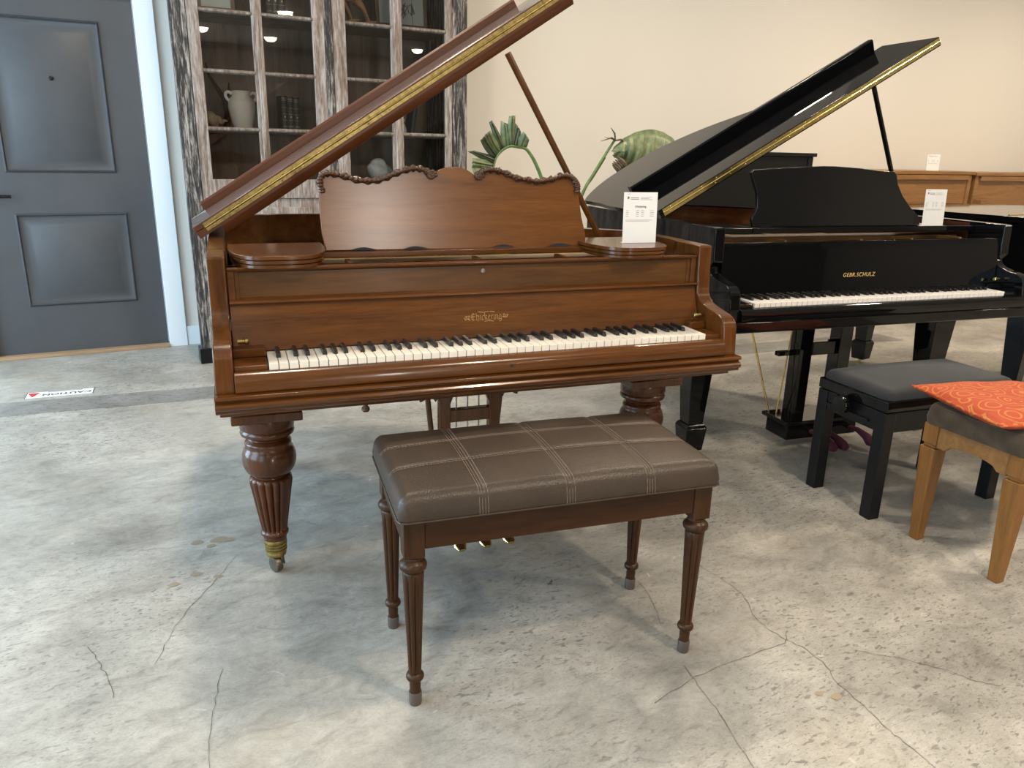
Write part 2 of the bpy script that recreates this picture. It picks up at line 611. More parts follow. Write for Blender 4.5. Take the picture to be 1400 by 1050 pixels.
def thing(name, label, cat, loc=(0, 0, 0), rz=0.0, group=None):
    o = bpy.data.objects.new(name, None)
    o.empty_display_size = 0.1
    COL.objects.link(o)
    o.location = loc
    o.rotation_euler = (0, 0, math.radians(rz))
    return tag(o, label, cat, group)


def smooth_path(pts, k=6):
    """Catmull-Rom through 2-D points"""
    out = []
    P = [pts[0]] + list(pts) + [pts[-1]]
    for i in range(1, len(P) - 2):
        for s in range(k):
            t = s / k
            p0, p1, p2, p3 = P[i - 1], P[i], P[i + 1], P[i + 2]
            out.append(tuple(0.5 * (2 * p1[j] + (p2[j] - p0[j]) * t + (2 * p0[j] - 5 * p1[j] + 4 * p2[j] - p3[j]) * t * t + (-p0[j] + 3 * p1[j] - 3 * p2[j] + p3[j]) * t ** 3) for j in range(len(p1))))
    out.append(tuple(pts[-1]))
    return out


def copy_tree(o, parent=None):
    c = o.copy()
    COL.objects.link(c)
    c.parent = parent
    for ch in list(o.children):
        copy_tree(ch, c)
    return c


def text_mesh(name, s, size, mat, parent, M, shear=0.0, depth=0.0006, space=1.0, bold=0.0):
    cu = bpy.data.curves.new(name + '_curve', 'FONT')
    cu.body = s
    cu.size = size
    cu.align_x = 'CENTER'
    cu.align_y = 'CENTER'
    cu.extrude = depth
    cu.shear = shear
    cu.offset = bold
    cu.space_character = space
    tmp = bpy.data.objects.new(name + '_tmp', cu)
    COL.objects.link(tmp)
    dg = bpy.context.evaluated_depsgraph_get()
    me = bpy.data.meshes.new_from_object(tmp.evaluated_get(dg))
    bpy.data.objects.remove(tmp)
    bpy.data.curves.remove(cu)
    me.transform(M)
    me.name = name
    me.materials.clear()
    me.materials.append(mat)
    o = bpy.data.objects.new(name, me)
    COL.objects.link(o)
    if parent:
        o.parent = parent
    return o


# ------------------------------------------------------------------ the room
def struct(name, mb, m, parent=None, bevel=0.0):
    return tag(mb.build(name, m, parent, bevel), kind='structure')


floor = struct('floor', MB().box(XL - 0.1, XR, YF, YB + 0.1, -0.1, 0), floor_mat)
struct('ceiling', MB().box(XL - 0.1, XR, YF, YB + 0.1, CEIL, CEIL + 0.1), ceil_mat)
DX0, DX1, DH = -0.700, 0.228, 2.035          # door opening in the back wall
mb = MB()
mb.box(XL - 0.1, DX0, YB, YB + 0.1, 0, CEIL)
mb.box(DX0, DX1, YB, YB + 0.1, DH, CEIL)
mb.box(DX1, XR, YB, YB + 0.1, 0, CEIL)
struct('wall_back', mb, wall_cream)
struct('wall_right', MB().box(XR, XR + 0.1, YF, YB, 0, CEIL), wall_cream)
x0, x1, z0, z1, w = FRONT_WIN
mb = MB().box(XL, x0, YF - 0.1, YF, 0, CEIL).box(x1, XR, YF - 0.1, YF, 0, CEIL)
mb.box(x0, x1, YF - 0.1, YF, 0, z0).box(x0, x1, YF - 0.1, YF, z1, CEIL)
struct('wall_front', mb, wall_dim)
mb = MB().box(x0, x0 + .05, YF - .09, YF - .02, z0, z1).box(x1 - .05, x1, YF - .09, YF - .02, z0, z1)
mb.box(x0, x1, YF - .09, YF - .02, z0, z0 + .05).box(x0, x1, YF - .09, YF - .02, z1 - .05, z1)
fr = struct('window_4', mb, trim_white)
struct('window_pane', MB().box(x0 + .05, x1 - .05, YF - .058, YF - .052, z0 + .05, z1 - .05), glass, fr)
mb = MB()
ys = [YF]
for (y0, y1, z0, z1, w) in WINDOWS:
    mb.box(XL - 0.1, XL, ys[-1], y0, 0, CEIL)
    mb.box(XL - 0.1, XL, y0, y1, 0, z0)
    mb.box(XL - 0.1, XL, y0, y1, z1, CEIL)
    ys.append(y1)
mb.box(XL - 0.1, XL, ys[-1], YB, 0, CEIL)
struct('wall_left', mb, wall_cream)
for i, (y0, y1, z0, z1, w) in enumerate(WINDOWS):
    mb = MB()
    t = 0.05
    mb.box(XL - 0.09, XL - 0.02, y0, y0 + t, z0, z1).box(XL - 0.09, XL - 0.02, y1 - t, y1, z0, z1)
    mb.box(XL - 0.09, XL - 0.02, y0, y1, z0, z0 + t).box(XL - 0.09, XL - 0.02, y0, y1, z1 - t, z1)
    mb.box(XL - 0.08, XL - 0.03, (y0 + y1) / 2 - 0.02, (y0 + y1) / 2 + 0.02, z0, z1)
    fr = struct('window_%d' % (i + 1), mb, trim_white)
    struct('window_pane', MB().box(XL - 0.058, XL - 0.052, y0 + t, y1 - t, z0 + t, z1 - t), glass, fr)

# door in the back wall, its casing, threshold, baseboards
dy = YB + 0.012


def door():
    mb = MB().box(DX0 + 0.004, DX1 - 0.004, dy, dy + 0.045, 0.02, DH - 0.004)
    d = struct('door_1', mb, door_paint)
    for (x0, x1, z0, z1) in ((-0.508, 0.075, 0.305, 0.848), (-0.520, 0.045, 1.075, 1.90)):
        mb = MB()
        # rising moulding ring and raised field, one stepped loop
        rings = [(0.0, 0.0), (0.010, -0.012), (0.017, 0.0), (0.019, 0.0009), (0.050, 0.0009), (0.078, -0.014)]
        v, f = [], []
        for (ins, off) in rings:
            y = dy + off - 0.0015
            v += [(x0 + ins, y, z0 + ins), (x1 - ins, y, z0 + ins), (x1 - ins, y, z1 - ins), (x0 + ins, y, z1 - ins)]
        for j in range(len(rings) - 1):
            for i in range(4):
                f.append((j * 4 + i, j * 4 + (i + 1) % 4, (j + 1) * 4 + (i + 1) % 4, (j + 1) * 4 + i))
        k = (len(rings) - 1) * 4
        f.append((k, k + 1, k + 2, k + 3))
        mb.add(v, f)
        struct('door_panel', mb, door_paint, d)
    mb = MB()
    mb.lathe([(0.028, 0), (0.028, 0.012), (0.012, 0.014), (0.012, 0.045)], 20, M=Matrix.Translation((-0.635, dy, 0.945)) @ Matrix.Rotation(PI / 2, 4, 'X'))
    mb.tube([(-0.635, dy - 0.045, 0.945), (-0.60, dy - 0.047, 0.946), (-0.505, dy - 0.044, 0.944)], [0.010, 0.010, 0.008], 10)
    struct('door_handle', mb, metal_black, d)
    mb = MB().lathe([(0.012, 0), (0.012, 0.006), (0.006, 0.008)], 16, M=Matrix.Translation((-0.226, dy - .0155, 1.586)) @ Matrix.Rotation(PI / 2, 4, 'X'))
    struct('door_viewer', mb, metal_black, d)
    return d


door()
mb = MB()
mb.box(DX1, DX1 + 0.108, YB - 0.022, YB + 0.03, 0, DH + 0.11)
mb.box(DX0 - 0.108, DX0, YB - 0.022, YB + 0.03, 0, DH + 0.11)
mb.box(DX0, DX1, YB - 0.022, YB + 0.03, DH, DH + 0.11)
struct('trim_1', mb, trim_white, bevel=0.003)
struct('trim_2', MB().box(DX0, DX1, YB - 0.035, YB + 0.06, 0, 0.022), threshold_wood, bevel=0.003)
struct('baseboard_back', MB().box(DX1 + 0.108, XR, YB - 0.016, YB, 0, 0.125), trim_white, bevel=0.003)
struct('baseboard_left', MB().box(XL, XL + 0.016, YF, YB, 0, 0.125), trim_white)
# floor: rough strip parallel to the back wall, cracks, patches
mb = MB()
n = 60
top, bot = [], []
for i in range(n + 1):
    x = XL + (5.0 - XL) * i / n
    top.append((x, 4.285 - .108 * x + rnd.uniform(-0.006, 0.006)))
    bot.append((x, 4.060 - .108 * x + rnd.uniform(-0.012, 0.012)))
mb.prism(bot + top[::-1], 'z', 0.0, 0.0012)
struct('trim_3', mb, strip_mat)


def ribbon(mb, pts, w, z=0.0012):
    for k in range(len(pts) - 1):
        a, b = Vector((*pts[k], 0)), Vector((*pts[k + 1], 0))
        n = 5
        prev = a
        for i in range(1, n + 1):
            p = a.lerp(b, i / n)
            d = (b - a).normalized()
            s = Vector((-d.y, d.x, 0))
            if i < n:
                p = p + s * rnd.uniform(-0.004, 0.004)
            ww = w * rnd.uniform(0.5, 1.2)
            mb.add([(prev - s * ww)[:2] + (z,), (p - s * ww)[:2] + (z,), (p + s * ww)[:2] + (z,), (prev + s * ww)[:2] + (z,)], [(0, 1, 2, 3)])
            prev = p


CR = [[(1.537, 1.654), (1.546, 1.562), (1.544, 1.464), (1.49, 1.353), (1.482, 1.292), (1.494, 1.235), (1.508, 1.18), (1.507, 1.13), (1.471, 1.052), (1.465, 0.982), (1.449, 0.908), (1.444, 0.847), (1.436, 0.72)],
      [(1.169, 1.273), (1.147, 1.176), (1.126, 1.075), (1.1, 0.999), (1.07, 0.88)],
      [(1.528, 1.27), (1.476, 1.23), (1.393, 1.234), (1.29, 1.232), (1.166, 1.227), (1.014, 1.191)],
      [(1.619, 1.128), (1.704, 1.053), (1.767, 0.974), (1.798, 0.906), (1.84, 0.868)],
      [(1.302, 1.653), (1.276, 1.555), (1.25, 1.485), (1.224, 1.439)],
      [(0.23, 2.328), (0.135, 2.173), (0.066, 2.079), (0.012, 1.972), (-0.036, 1.849)],
      [(0.114, 1.756), (0.083, 1.653), (0.062, 1.545), (0.046, 1.40)],
      [(-0.187, 1.996), (-0.161, 1.918), (-0.14, 1.831), (-0.13, 1.755)]]
mb = MB()
for c in CR:
    ribbon(mb, c, 0.0008)
struct('floor_crack', mb, crack_mat, floor)
stain_mat = plain('ochre_stain', (0.27, 0.215, 0.15), 0.5)
mb = MB()
for q, (x, y, r) in enumerate(((0.123, 2.461, .022), (0.189, 2.452, .03), (0.215, 2.44, .02), (0.16, 2.42, .016), (0.035, 2.222, .017), (0.1, 2.256, .018), (0.157, 2.215, .015), (1.43, 1.02, .016), (1.40, 1.045, .012))):
    k = [(x + r * rnd.uniform(.8, 1.1) * math.cos(a * PI / 6), y + r * rnd.uniform(.55, .8) * math.sin(a * PI / 6), 0.0008 + q * .00008) for a in range(12)]
    mb.add(k, [tuple(range(12))])
struct('floor_stain', mb, stain_mat, floor)

# ceiling lights
for i, (x, y, w) in enumerate(CANS):
    o = bpy.data.objects.new('ceiling_light', None)
    COL.objects.link(o)
    o.location = (x, y, CEIL)
    tag(o, 'round domed ceiling light with white rim set in the ceiling', 'ceiling light', 'domed ceiling lights')
    MB().lathe([(0.17, 0.0), (0.17, -0.012), (0.15, -0.016), (0.14, -0.006), (0.14, 0.0)], 32).build('rim', trim_white, o)
    MB().lathe([(0.139, -0.001), (0.136, -0.030), (0.12, -0.062), (0.09, -0.085), (0.05, -0.098), (0.015, -0.102)], 32).build('lens', lens_mat, o)


# ------------------------------------------------------------------ grand pianos
KW = 1.225


def rim_outline(xl, xr, yf):
    p = [(xl, yf), (xl, 0.6), (xl, 1.20), (xl, 1.285), (xl + .008, 1.30), (xl + .04, 1.335), (xl + .12, 1.39), (xl + .22, 1.428), (xl + .36, 1.44),
         (xl + .50, 1.42), (xl + .63, 1.365), (xl + .75, 1.28), (xl + .86, 1.16), (xl + .97, 1.03), (xl + 1.08, .91), (xl + 1.2, .80),
         (xl + 1.31, .71), (xl + 1.39, .645), (xr - .012, .57), (xr, .48), (xr, yf)]
    return smooth_path(p, 5)


def offset_path(p, d):
    out = []
    for i in range(len(p)):
        a, b = Vector(p[max(i - 1, 0)]), Vector(p[min(i + 1, len(p) - 1)])
        t = (b - a).normalized()
        nrm = Vector((t.y, -t.x))
        q = Vector(p[i]) + nrm * d
        out.append((q.x, q.y))
    return out


def band(mb, outer, inner, z0, z1):
    n = len(outer)
    v = [(*p, z0) for p in outer] + [(*p, z1) for p in outer] + [(*p, z0) for p in inner] + [(*p, z1) for p in inner]
    f = []
    for i in range(n - 1):
        f += [(i, i + 1, n + i + 1, n + i), (2 * n + i + 1, 2 * n + i, 3 * n + i, 3 * n + i + 1),
              (n + i, n + i + 1, 3 * n + i + 1, 3 * n + i), (i + 1, i, 2 * n + i, 2 * n + i + 1)]
    f += [(0, n, 3 * n, 2 * n), (n - 1, 2 * n - 1 + 0, 4 * n - 1, 3 * n - 1)]
    return mb.add(v, f)


# white key and black key meshes, built once
def key_meshes(kind, mat_w, mat_b):
    w = KW / 52
    a = MB().box(0.0009, w - 0.0009, 0, 0.150, -0.020, 0)
    b = MB().prism([(0.050, 0), (0.0535, 0.0115), (0.14, 0.012), (0.14, 0)], 'x', -0.0060, 0.0060)
    for v in b.bm.verts:
        if v.co.z > 0.005:
            v.co.x *= 0.84
    ow = a.build('white_key', mat_w, None, 0.0008, 1)
    ob = b.build('black_key', mat_b, None, 0.0012, 2)
    return ow, ob


def keyboard(root, zk, mat_w, mat_b):
    kb = MB().box(0, KW, 0.006, 0.150, zk - 0.045, zk - 0.0205).build('keyboard', black_satin, root)
    ow, ob = key_meshes('k', mat_w, mat_b)
    w = KW / 52
    for i in range(52):
        k = ow if i == 0 else ow.copy()
        if i:
            COL.objects.link(k)
        k.parent = kb
        k.location = (i * w, 0, zk)
    first = True
    order = 'ABCDEFG'
    for i in range(51):
        if order[i % 7] in 'BE':
            continue
        k = ob if first else ob.copy()
        if not first:
            COL.objects.link(k)
        first = False
        off = {'C': -.0022, 'D': .0022, 'F': -.0028, 'G': 0, 'A': .0028}[order[i % 7]]
        k.parent = kb
        k.location = ((i + 1) * w + off, 0, zk)
    return kb


def arm_profile(yb, z0, ztop, ytop, flat=False):
    """side view (y, z) of the case arm: front nose, scroll, upright, top"""
    up = [(yb, z0), (-0.017, z0), (-0.017, 0.700), (-0.011, 0.765), (-0.006, 0.780), (0.004, 0.790), (0.022, 0.798), (0.054, 0.804),
          (0.088, 0.810), (0.117, 0.818), (0.134, 0.830), (0.144, 0.846), (ytop - 0.006, 0.870), (ytop - 0.002, 0.91), (ytop, ztop - 0.004), (ytop + 0.005, ztop), (yb, ztop)]
    return up


def caster(parent, c, ang, mat=bronze, r=0.026):
    mb = MB()
    Mx = Matrix.Translation((c[0], c[1], r)) @ Matrix.Rotation(ang, 4, 'Z') @ Matrix.Rotation(PI / 2, 4, 'Y')
    mb.lathe([(r * .55, -0.011), (r * .92, -0.010), (r, -0.006), (r, 0.006), (r * .92, 0.010), (r * .55, 0.011)], 24, M=Mx)
    return mb.build('caster_wheel', mat, parent, 0, angle=50)


def turned_leg(root, x, y):
    """reeded tapering leg with a ball, brass ferrule and caster"""
    top = MB().box(x - 0.096, x + 0.096, y - 0.096, y + 0.096, 0.508, 0.535)
    top.box(x - 0.088, x + 0.088, y - 0.088, y + 0.088, 0.535, 0.63)
    prof = [(0.074, 0.509), (0.0765, 0.500), (0.0765, 0.472), (0.072, 0.467), (0.075, 0.463), (0.0768, 0.457), (0.075, 0.451), (0.063, 0.447),
            (0.056, 0.444), (0.0585, 0.442), (0.060, 0.439), (0.0585, 0.436), (0.054, 0.434), (0.057, 0.431), (0.064, 0.428), (0.0665, 0.423), (0.0655, 0.417)]
    for k in range(19):
        a = math.radians(50 + 103 * k / 18)
        prof.append((0.0772 * math.sin(a) ** 0.6, 0.372 + 0.0585 * math.cos(a)))
    prof += [(0.048, 0.322), (0.049, 0.318), (0.055, 0.316), (0.060, 0.312), (0.0625, 0.304)]
    for k in range(15):
        t = k / 14
        prof.append((0.0625 - 0.0255 * t, 0.300 - 0.160 * t))
    prof += [(0.036, 0.138), (0.040, 0.135), (0.041, 0.130), (0.040, 0.125), (0.034, 0.122), (0.032, 0.118), (0.034, 0.113), (0.033, 0.108), (0.031, 0.106)]
    l = top.build('leg', mh_leg, root, 0.004)
    MB().lathe(prof, 96, (x, y), (16, 0.0085, 0.139, 0.3045)).build('turned_post', mh_leg, l, angle=50)
    pr = [(0.0325, 0.1065)]
    for k in range(4):
        z = 0.103 - k * 0.010
        pr += [(0.0335 - .0005 * k, z), (0.0335 - .0005 * k, z - 0.005), (0.0305 - .0005 * k, z - 0.0065), (0.0305 - .0005 * k, z - 0.009)]
    pr += [(0.030, 0.062), (0.029, 0.052), (0.020, 0.049)]
    MB().lathe(pr, 32, (x, y)).build('brass_ferrule', brass, l, angle=50)
    mb = MB()
    for s in (-1, 1):
        mb.prism([(-0.012, 0.052), (0.010, 0.052), (0.004, 0.020), (-0.018, 0.018)], 'x', s * 0.0145 - 0.002, s * 0.0145 + 0.002, M=Matrix.Translation((x, y, 0)) @ Matrix.Rotation(0.5, 4, 'Z'))
    mb.build('caster_fork', bronze, l)
    caster(l, (x - 0.004, y - 0.014), 0.5)
    return l


def square_leg(root, x, y, mat, ztop=0.66):
    """tapering square leg with spade foot and small caster"""
    mb = MB()
    mb.taper(x, y, 0.150, 0.036, ztop, 0.066)
    mb.taper(x, y, 0.134, 0.050, 0.150, 0.040)
    mb.taper(x, y, 0.030, 0.040, 0.134, 0.050)
    l = mb.build('leg', mat, root, 0.003)
    mb = MB().lathe([(0.016, 0.034), (0.016, 0.022), (0.010, 0.020)], 16, (x, y))
    mb.build('caster_stem', brass_new, l)
    caster(l, (x, y + 0.008), 0.3, brass_new, 0.016)
    return l


NIB = (0.045, 0.06)


def nib_text(name, glyphs, mat, parent, M, h):
    """broad-pen lettering: each stroke is swept with a slanted nib"""
    mb = MB()
    x = 0.0
    nx, ny = NIB
    for adv, strokes in glyphs:
        for st in strokes:
            for (a, b) in zip(st[:-1], st[1:]):
                pts = [(a[0] + s * nx, a[1] + s * ny) for s in (-1, 1)] + [(b[0] + s * nx, b[1] + s * ny) for s in (1, -1)]
                q = [((x + p[0]) * h, p[1] * h, 0.0) for p in pts]
                mb.add(q, [(0, 1, 2, 3)], M)
        x += adv
    return mb.build(name, mat, parent), x * h


BL = {
    'C': (1.05, [[(0.75, 1.25), (0.45, 1.45), (0.12, 1.15), (0.12, 0.3), (0.45, 0.0), (0.85, 0.22)], [(0.42, 1.40), (0.42, 0.1)], [(0.2, 0.78), (0.8, 0.78)], [(0.75, 1.25), (0.92, 1.42)]]),
    'h': (0.80, [[(0.12, 1.55), (0.12, 0.05)], [(0.12, 0.85), (0.42, 1.02), (0.6, 0.82), (0.6, 0.1), (0.5, -0.25)], [(0.12, 0.05), (0.28, 0.0)]]),
    'i': (0.40, [[(0.05, 0.92), (0.18, 0.98), (0.18, 0.08), (0.34, 0.02)], [(0.16, 1.36), (0.24, 1.42)]]),
    'c': (0.62, [[(0.5, 0.85), (0.32, 1.0), (0.12, 0.82), (0.12, 0.16), (0.3, 0.0), (0.52, 0.14)]]),
    'k': (0.74, [[(0.12, 1.55), (0.12, 0.02)], [(0.12, 0.7), (0.4, 1.0), (0.52, 0.8), (0.2, 0.55)], [(0.28, 0.55), (0.58, 0.02)]]),
    'e': (0.62, [[(0.14, 0.5), (0.5, 0.72), (0.36, 1.0), (0.12, 0.82), (0.12, 0.16), (0.3, 0.0), (0.52, 0.14)]]),
    'r': (0.55, [[(0.05, 0.92), (0.16, 0.98), (0.16, 0.04)], [(0.16, 0.8), (0.4, 1.02), (0.5, 0.9)]]),
    'n': (0.78, [[(0.05, 0.92), (0.14, 0.98), (0.14, 0.04)], [(0.14, 0.82), (0.44, 1.02), (0.58, 0.84), (0.58, 0.1), (0.7, 0.02)]]),
    'g': (0.76, [[(0.54, 0.98), (0.3, 1.0), (0.12, 0.82), (0.12, 0.2), (0.28, 0.04), (0.54, 0.14)], [(0.56, 1.0), (0.56, -0.22), (0.3, -0.42), (0.08, -0.3)]]),
}


def spiral(cx, cy, r, turns, start, n=26, sgn=1):
    return [(cx + r * (1 - .75 * i / n) * math.cos(start + sgn * 2 * PI * turns * i / n), cy + r * (1 - .75 * i / n) * math.sin(start + sgn * 2 * PI * turns * i / n)) for i in range(n + 1)]


def lettering_gothic(root, parent, M, h):
    gl = [(1.5, [spiral(0.35, 0.55, .42, 1.2, 0.5), spiral(1.0, 0.6, .42, 1.2, 2.6, sgn=-1), [(0.1, 0.05), (0.7, 0.35), (1.3, 0.05)]])]
    for ch in 'Chickering':
        gl.append(BL[ch])
    gl.append((1.5, [spiral(0.45, 0.75, .36, 1.2, 2.6, sgn=-1), spiral(1.05, 0.60, .40, 1.2, 0.5), [(0.1, 0.55), (0.7, 0.35), (1.45, 0.85)]]))
    gl.append((0, [[(-6.6, 1.75), (-5.4, 1.62), (-4.2, 1.80), (-3.0, 1.66)], [(-5.4, -0.30), (-4.4, -0.18), (-3.4, -0.34)]]))
    tot = sum(g[0] for g in gl) * h
    o, _ = nib_text('gold_lettering', gl, gold_ink, parent, M @ Matrix.Translation((-tot / 2, 0, 0)), h)
    return o


def lift(root, name, x0, y, z0, deg, mb, mat, bevel=0.002):
    o = mb.build(name, mat, root, bevel)
    o.location = (x0, y, z0)
    o.rotation_euler = (0, -math.radians(deg), 0)
    return o


def hinge_strip(u0, u1, vm, w, name, mat, lid):
    """long piano hinge: two leaves, knuckle, joints and screws; sits on the front edge (y = 0) of the lid"""
    mb = MB()
    seg = 0.155
    u = u0
    while u < u1 - 0.01:
        e = min(u + seg, u1)
        mb.box(u + 0.0006, e - 0.0006, -0.0025, 0.0, vm - w, vm - 0.0022)
        mb.box(u + 0.0006, e - 0.0006, -0.0025, 0.0, vm + 0.0022, vm + w)
        u = e
    mb.tube([(u0, -0.002, vm), (u1, -0.002, vm)], 0.0034, 10)
    h = mb.build(name, mat, lid)
    mb = MB()
    k = 0
    u = u0 + 0.03
    while u < u1 - 0.01:
        for s in (-1, 1):
            mb.ball((u + (0.012 if s > 0 else 0), -0.0027, vm + s * w * 0.58), 0.0032, 0.0012, 0.0032, 8)
        u += 0.0775
    mb.build('hinge_screw', mat, h)
    return h


def grand(name, label, F, P):
    root = thing(name, label, 'piano', (F[0], F[1], 0), F[2])
    xl, xr, at = P['xl'], P['xr'], 0.044          # outer sides, arm thickness
    mx, my, mz = P['mx'], P['my'], P['mz']
    zr0, zr1, zk = 0.66, P['ztop'], P['zk']
    yt = P['ytop']
    # case: curved rim, arms
    out = rim_outline(xl, xr, 0.30)
    inn = offset_path(out, 0.042)
    band(MB(), out, inn, zr0, zr1).build('rim', my if P['wood'] else mx, root, 0.003)
    for (a, b) in ((xl, xl + at), (xr - at, xr)):
        MB().prism(arm_profile(0.31, P['zrail1'], zr1, yt), 'x', a, b).build('arm', mz, root, 0.004, 2)
    MB_in = MB()
    band(MB_in, offset_path(out, .0415), offset_path(out, .0455), .80, zr1 - .006).build('rim_lining', P['lining'], root)
    # belly: sound board, iron plate with struts and strings, pin block edge
    MB().prism(offset_path(out, 0.040), 'z', 0.80, 0.815).build('soundboard', P['board'], root)
    mb = MB().prism(offset_path(out, 0.060), 'z', 0.855, 0.868)
    for (xa, xb) in ((.12, .10), (.37, .22), (.62, .42), (.88, .80)):
        mb.tube([(xa, .27, .905), (xa, .40, .90), (xb, 1.0 if xa < .8 else .84, .895), (xb, 1.22 if xa < .3 else (1.12 if xa < .5 else (.98 if xa < .7 else .86)), .868)], 0.013, 8)
    pl = mb.build('iron_plate', gold, root)
    MB().box(xl + .07, xr - .07, .33, .43, .866, P['pinz']).build('pin_field', P['pin'], root, .004)
    mb = MB()
    for i in range(46):
        x = .02 + i * 0.0265
        e = 1.25 - max(0, (x - .28)) * .60
        mb.tube([(x, .43, .897), (x * .93, max(.55, e), .885)], 0.0009, 4)
    tag(mb.build('strings', string_mat, root), kind='stuff')
    mb = MB()
    for i in range(60):
        x = .02 + i * 0.0185
        mb.box(x, x + .012, .475, .482, .885, .925)
        mb.box(x + .0015, x + .0105, .470, .495, .885, .900)
    tag(mb.build('dampers', felt_dark, root), kind='stuff')
    for xx in (.235, .60, .86, 1.12):
        MB().box(xx - .006, xx + .006, yt + .045, .285, .875, .956 if P['wood'] else .940).build('plate_rib', P['rib'], root)
    # keybed, front rail, key slip, cheek blocks
    kb0 = P['zrail0']
    MB().box(xl + .004, xr - .004, 0.0, .60, kb0 - P['kbdrop'], zk - .047).build('keybed', mx, root, .003)
    MB().prism(P['rail'], 'x', xl - .004, xr + .004).build('front_rail', mx, root, .0015, 2, angle=30)
    x0, x1 = xl + at, xr - at
    MB().prism(P['slip'], 'x', x0, x1).build('key_slip', mx, root, .001)
    for (a, b, nm) in ((x0, -.0015, 0), (KW + .0015, x1, 1)):
        c = MB().box(a, b, .004, .16, zk - .05, zk - .004)
        c.box(a, b, .085, .16, zk - .004, zk + .018)
        cb = c.build('cheek_block', mx, root, .003)
        xs = (a + .014) if nm == 0 else (b - .014)
        MB().lathe([(.006, 0), (.006, .016), (.0085, .017), (.0085, .024), (.006, .026)], 16,
                   M=Matrix.Translation((xs, .095, zk + .036)) @ Matrix.Rotation(PI / 2 if 0 else (PI / 2) * (1 if nm == 0 else -1), 4, 'Y')).build('cheek_knob', P['knob'], cb)
    if P['keys']:
        keyboard(root, zk, *P['keys'])
        mb = MB().box(0, KW, P['fb'][0][0] + .002, P['fb'][0][0] + .008, zk + .0005, zk + .004)
        mb.build('key_felt', felt_red if not P['wood'] else felt_dark, root)
    # fallboard
    fb = P['fb']
    poly = list(fb) + [(fb[-1][0] + .03, fb[-1][1]), (fb[-1][0] + .03, fb[0][1] + .02), (fb[0][0] + .02, fb[0][1])]
    fbo = MB().prism(poly, 'x', x0 + .002, x1 - .002).build('fallboard', P['fbmat'], root, .0015)
    P['letters'](root, fbo)
    if P['wood']:
        # framed front panel over the fallboard with its ledge, lock and mouldings
        yp, za, zb = .160, .866, .958
        mb = MB().box(x0 + .002, x1 - .002, yp + .012, yp + .03, za, zb)
        pn = mb.build('front_panel', mh_panel, root, .001)
        fr = MB()
        a, b = x0 + .002, x1 - .002
        fr.prism([(yp + .03, za), (yp - .012, za), (yp - .016, za + .004), (yp - .012, za + .009), (yp + .004, za + .011), (yp + .014, za + .015), (yp + .03, za + .015)], 'x', a, b)
        fr.prism([(yp + .035, zb), (yp - .001, zb), (yp - .004, zb - .004), (yp - .001, zb - .009), (yp + .006, zb - .011), (yp + .014, zb - .016), (yp + .035, zb - .016)], 'x', a, b)
        fr.box(a, a + .016, yp + .002, yp + .03, za, zb).box(b - .016, b, yp + .002, yp + .03, za, zb)
        fr.box(a + .016, a + .026, yp + .008, yp + .03, za, zb).box(b - .026, b - .016, yp + .008, yp + .03, za, zb)
        fr.build('panel_frame', mh_x, pn, .0008)
        MB().lathe([(.0062, 0), (.0062, .003), (.0042, .0035), (.004, .0005)], 18, M=Matrix.Translation((.592, yp + .012, .929)) @ Matrix.Rotation(PI / 2, 4, 'X')).build('lock_ring', steel, pn)
        MB().box(.607, .615, -.0313, -.029, .703, .711).build('keyhole', felt_dark, root)
    if P['wood']:
        MB().lathe([(.006, .624), (.006, .612), (.010, .606), (.011, .601), (.008, .596), (.003, .595)], 20, (.232, .03)).build('turn_knob', mh_leg, root)
    # music desk shelf, side shelves
    yd = P['yd']
    MB().box(P['dx'][0] - .01, P['dx'][1] + .02, yd - .028, yd + .10, P['zd'] - (.016 if P['wood'] else .024), P['zd'] - .001).build('desk_rail', mx, root, .002)
    dp = P['desk']
    dm = Matrix.Translation((0, yd, P['zd'])) @ Matrix.Rotation(-P['tilt'], 4, 'X') @ Matrix.Translation((0, 0, -P['zd']))
    MB().prism(dp, 'y', 0, .018, M=dm).build('music_desk', P['deskmat'], root, .002)
    if P['wood']:
        dk = [c for c in root.children if c.name.startswith('music_desk')][0]
        for seg in (P['carveL'], P['carveR']):
            mb = MB()
            pts = smooth_path(seg, 5)
            for j in range(len(pts) - 1):
                p, q = pts[j], pts[j + 1]
                r0 = .0085 + .0025 * math.sin(j * 1.3)
                mb.tube([(p[0], -.002, p[1] - .006), (q[0], -.002, q[1] - .006)], [r0, .0085 + .0025 * math.sin((j + 1) * 1.3)], 8)
                if j % 2 == 0:
                    mb.ball((p[0], -.011, p[1] - .0055), .0085, .005, .0055, 8)
            e = P['volute'][0 if seg is P['carveL'] else 1]
            for k in range(14):
                a = k * .62
                rr = .012 * (1 - k / 18)
                mb.ball((e[0] + rr * math.cos(a), -.008, e[1] + rr * math.sin(a)), .006, .007, .006, 8)
            for v in mb.bm.verts:
                v.co = dm @ v.co
            mb.build('carved_edge', mh_dark, dk, angle=60)
        for (xa, w) in ((.285, .075), (.435, .075), (.70, .075), (.885, .085)):
            k = [(xa - w / 2 + w * i / 12, P['zd'] + .008 * math.sin(PI * i / 12)) for i in range(13)]
            MB().prism(k, 'y', -.0006, .002, M=dm).build('desk_slot', felt_dark, dk)
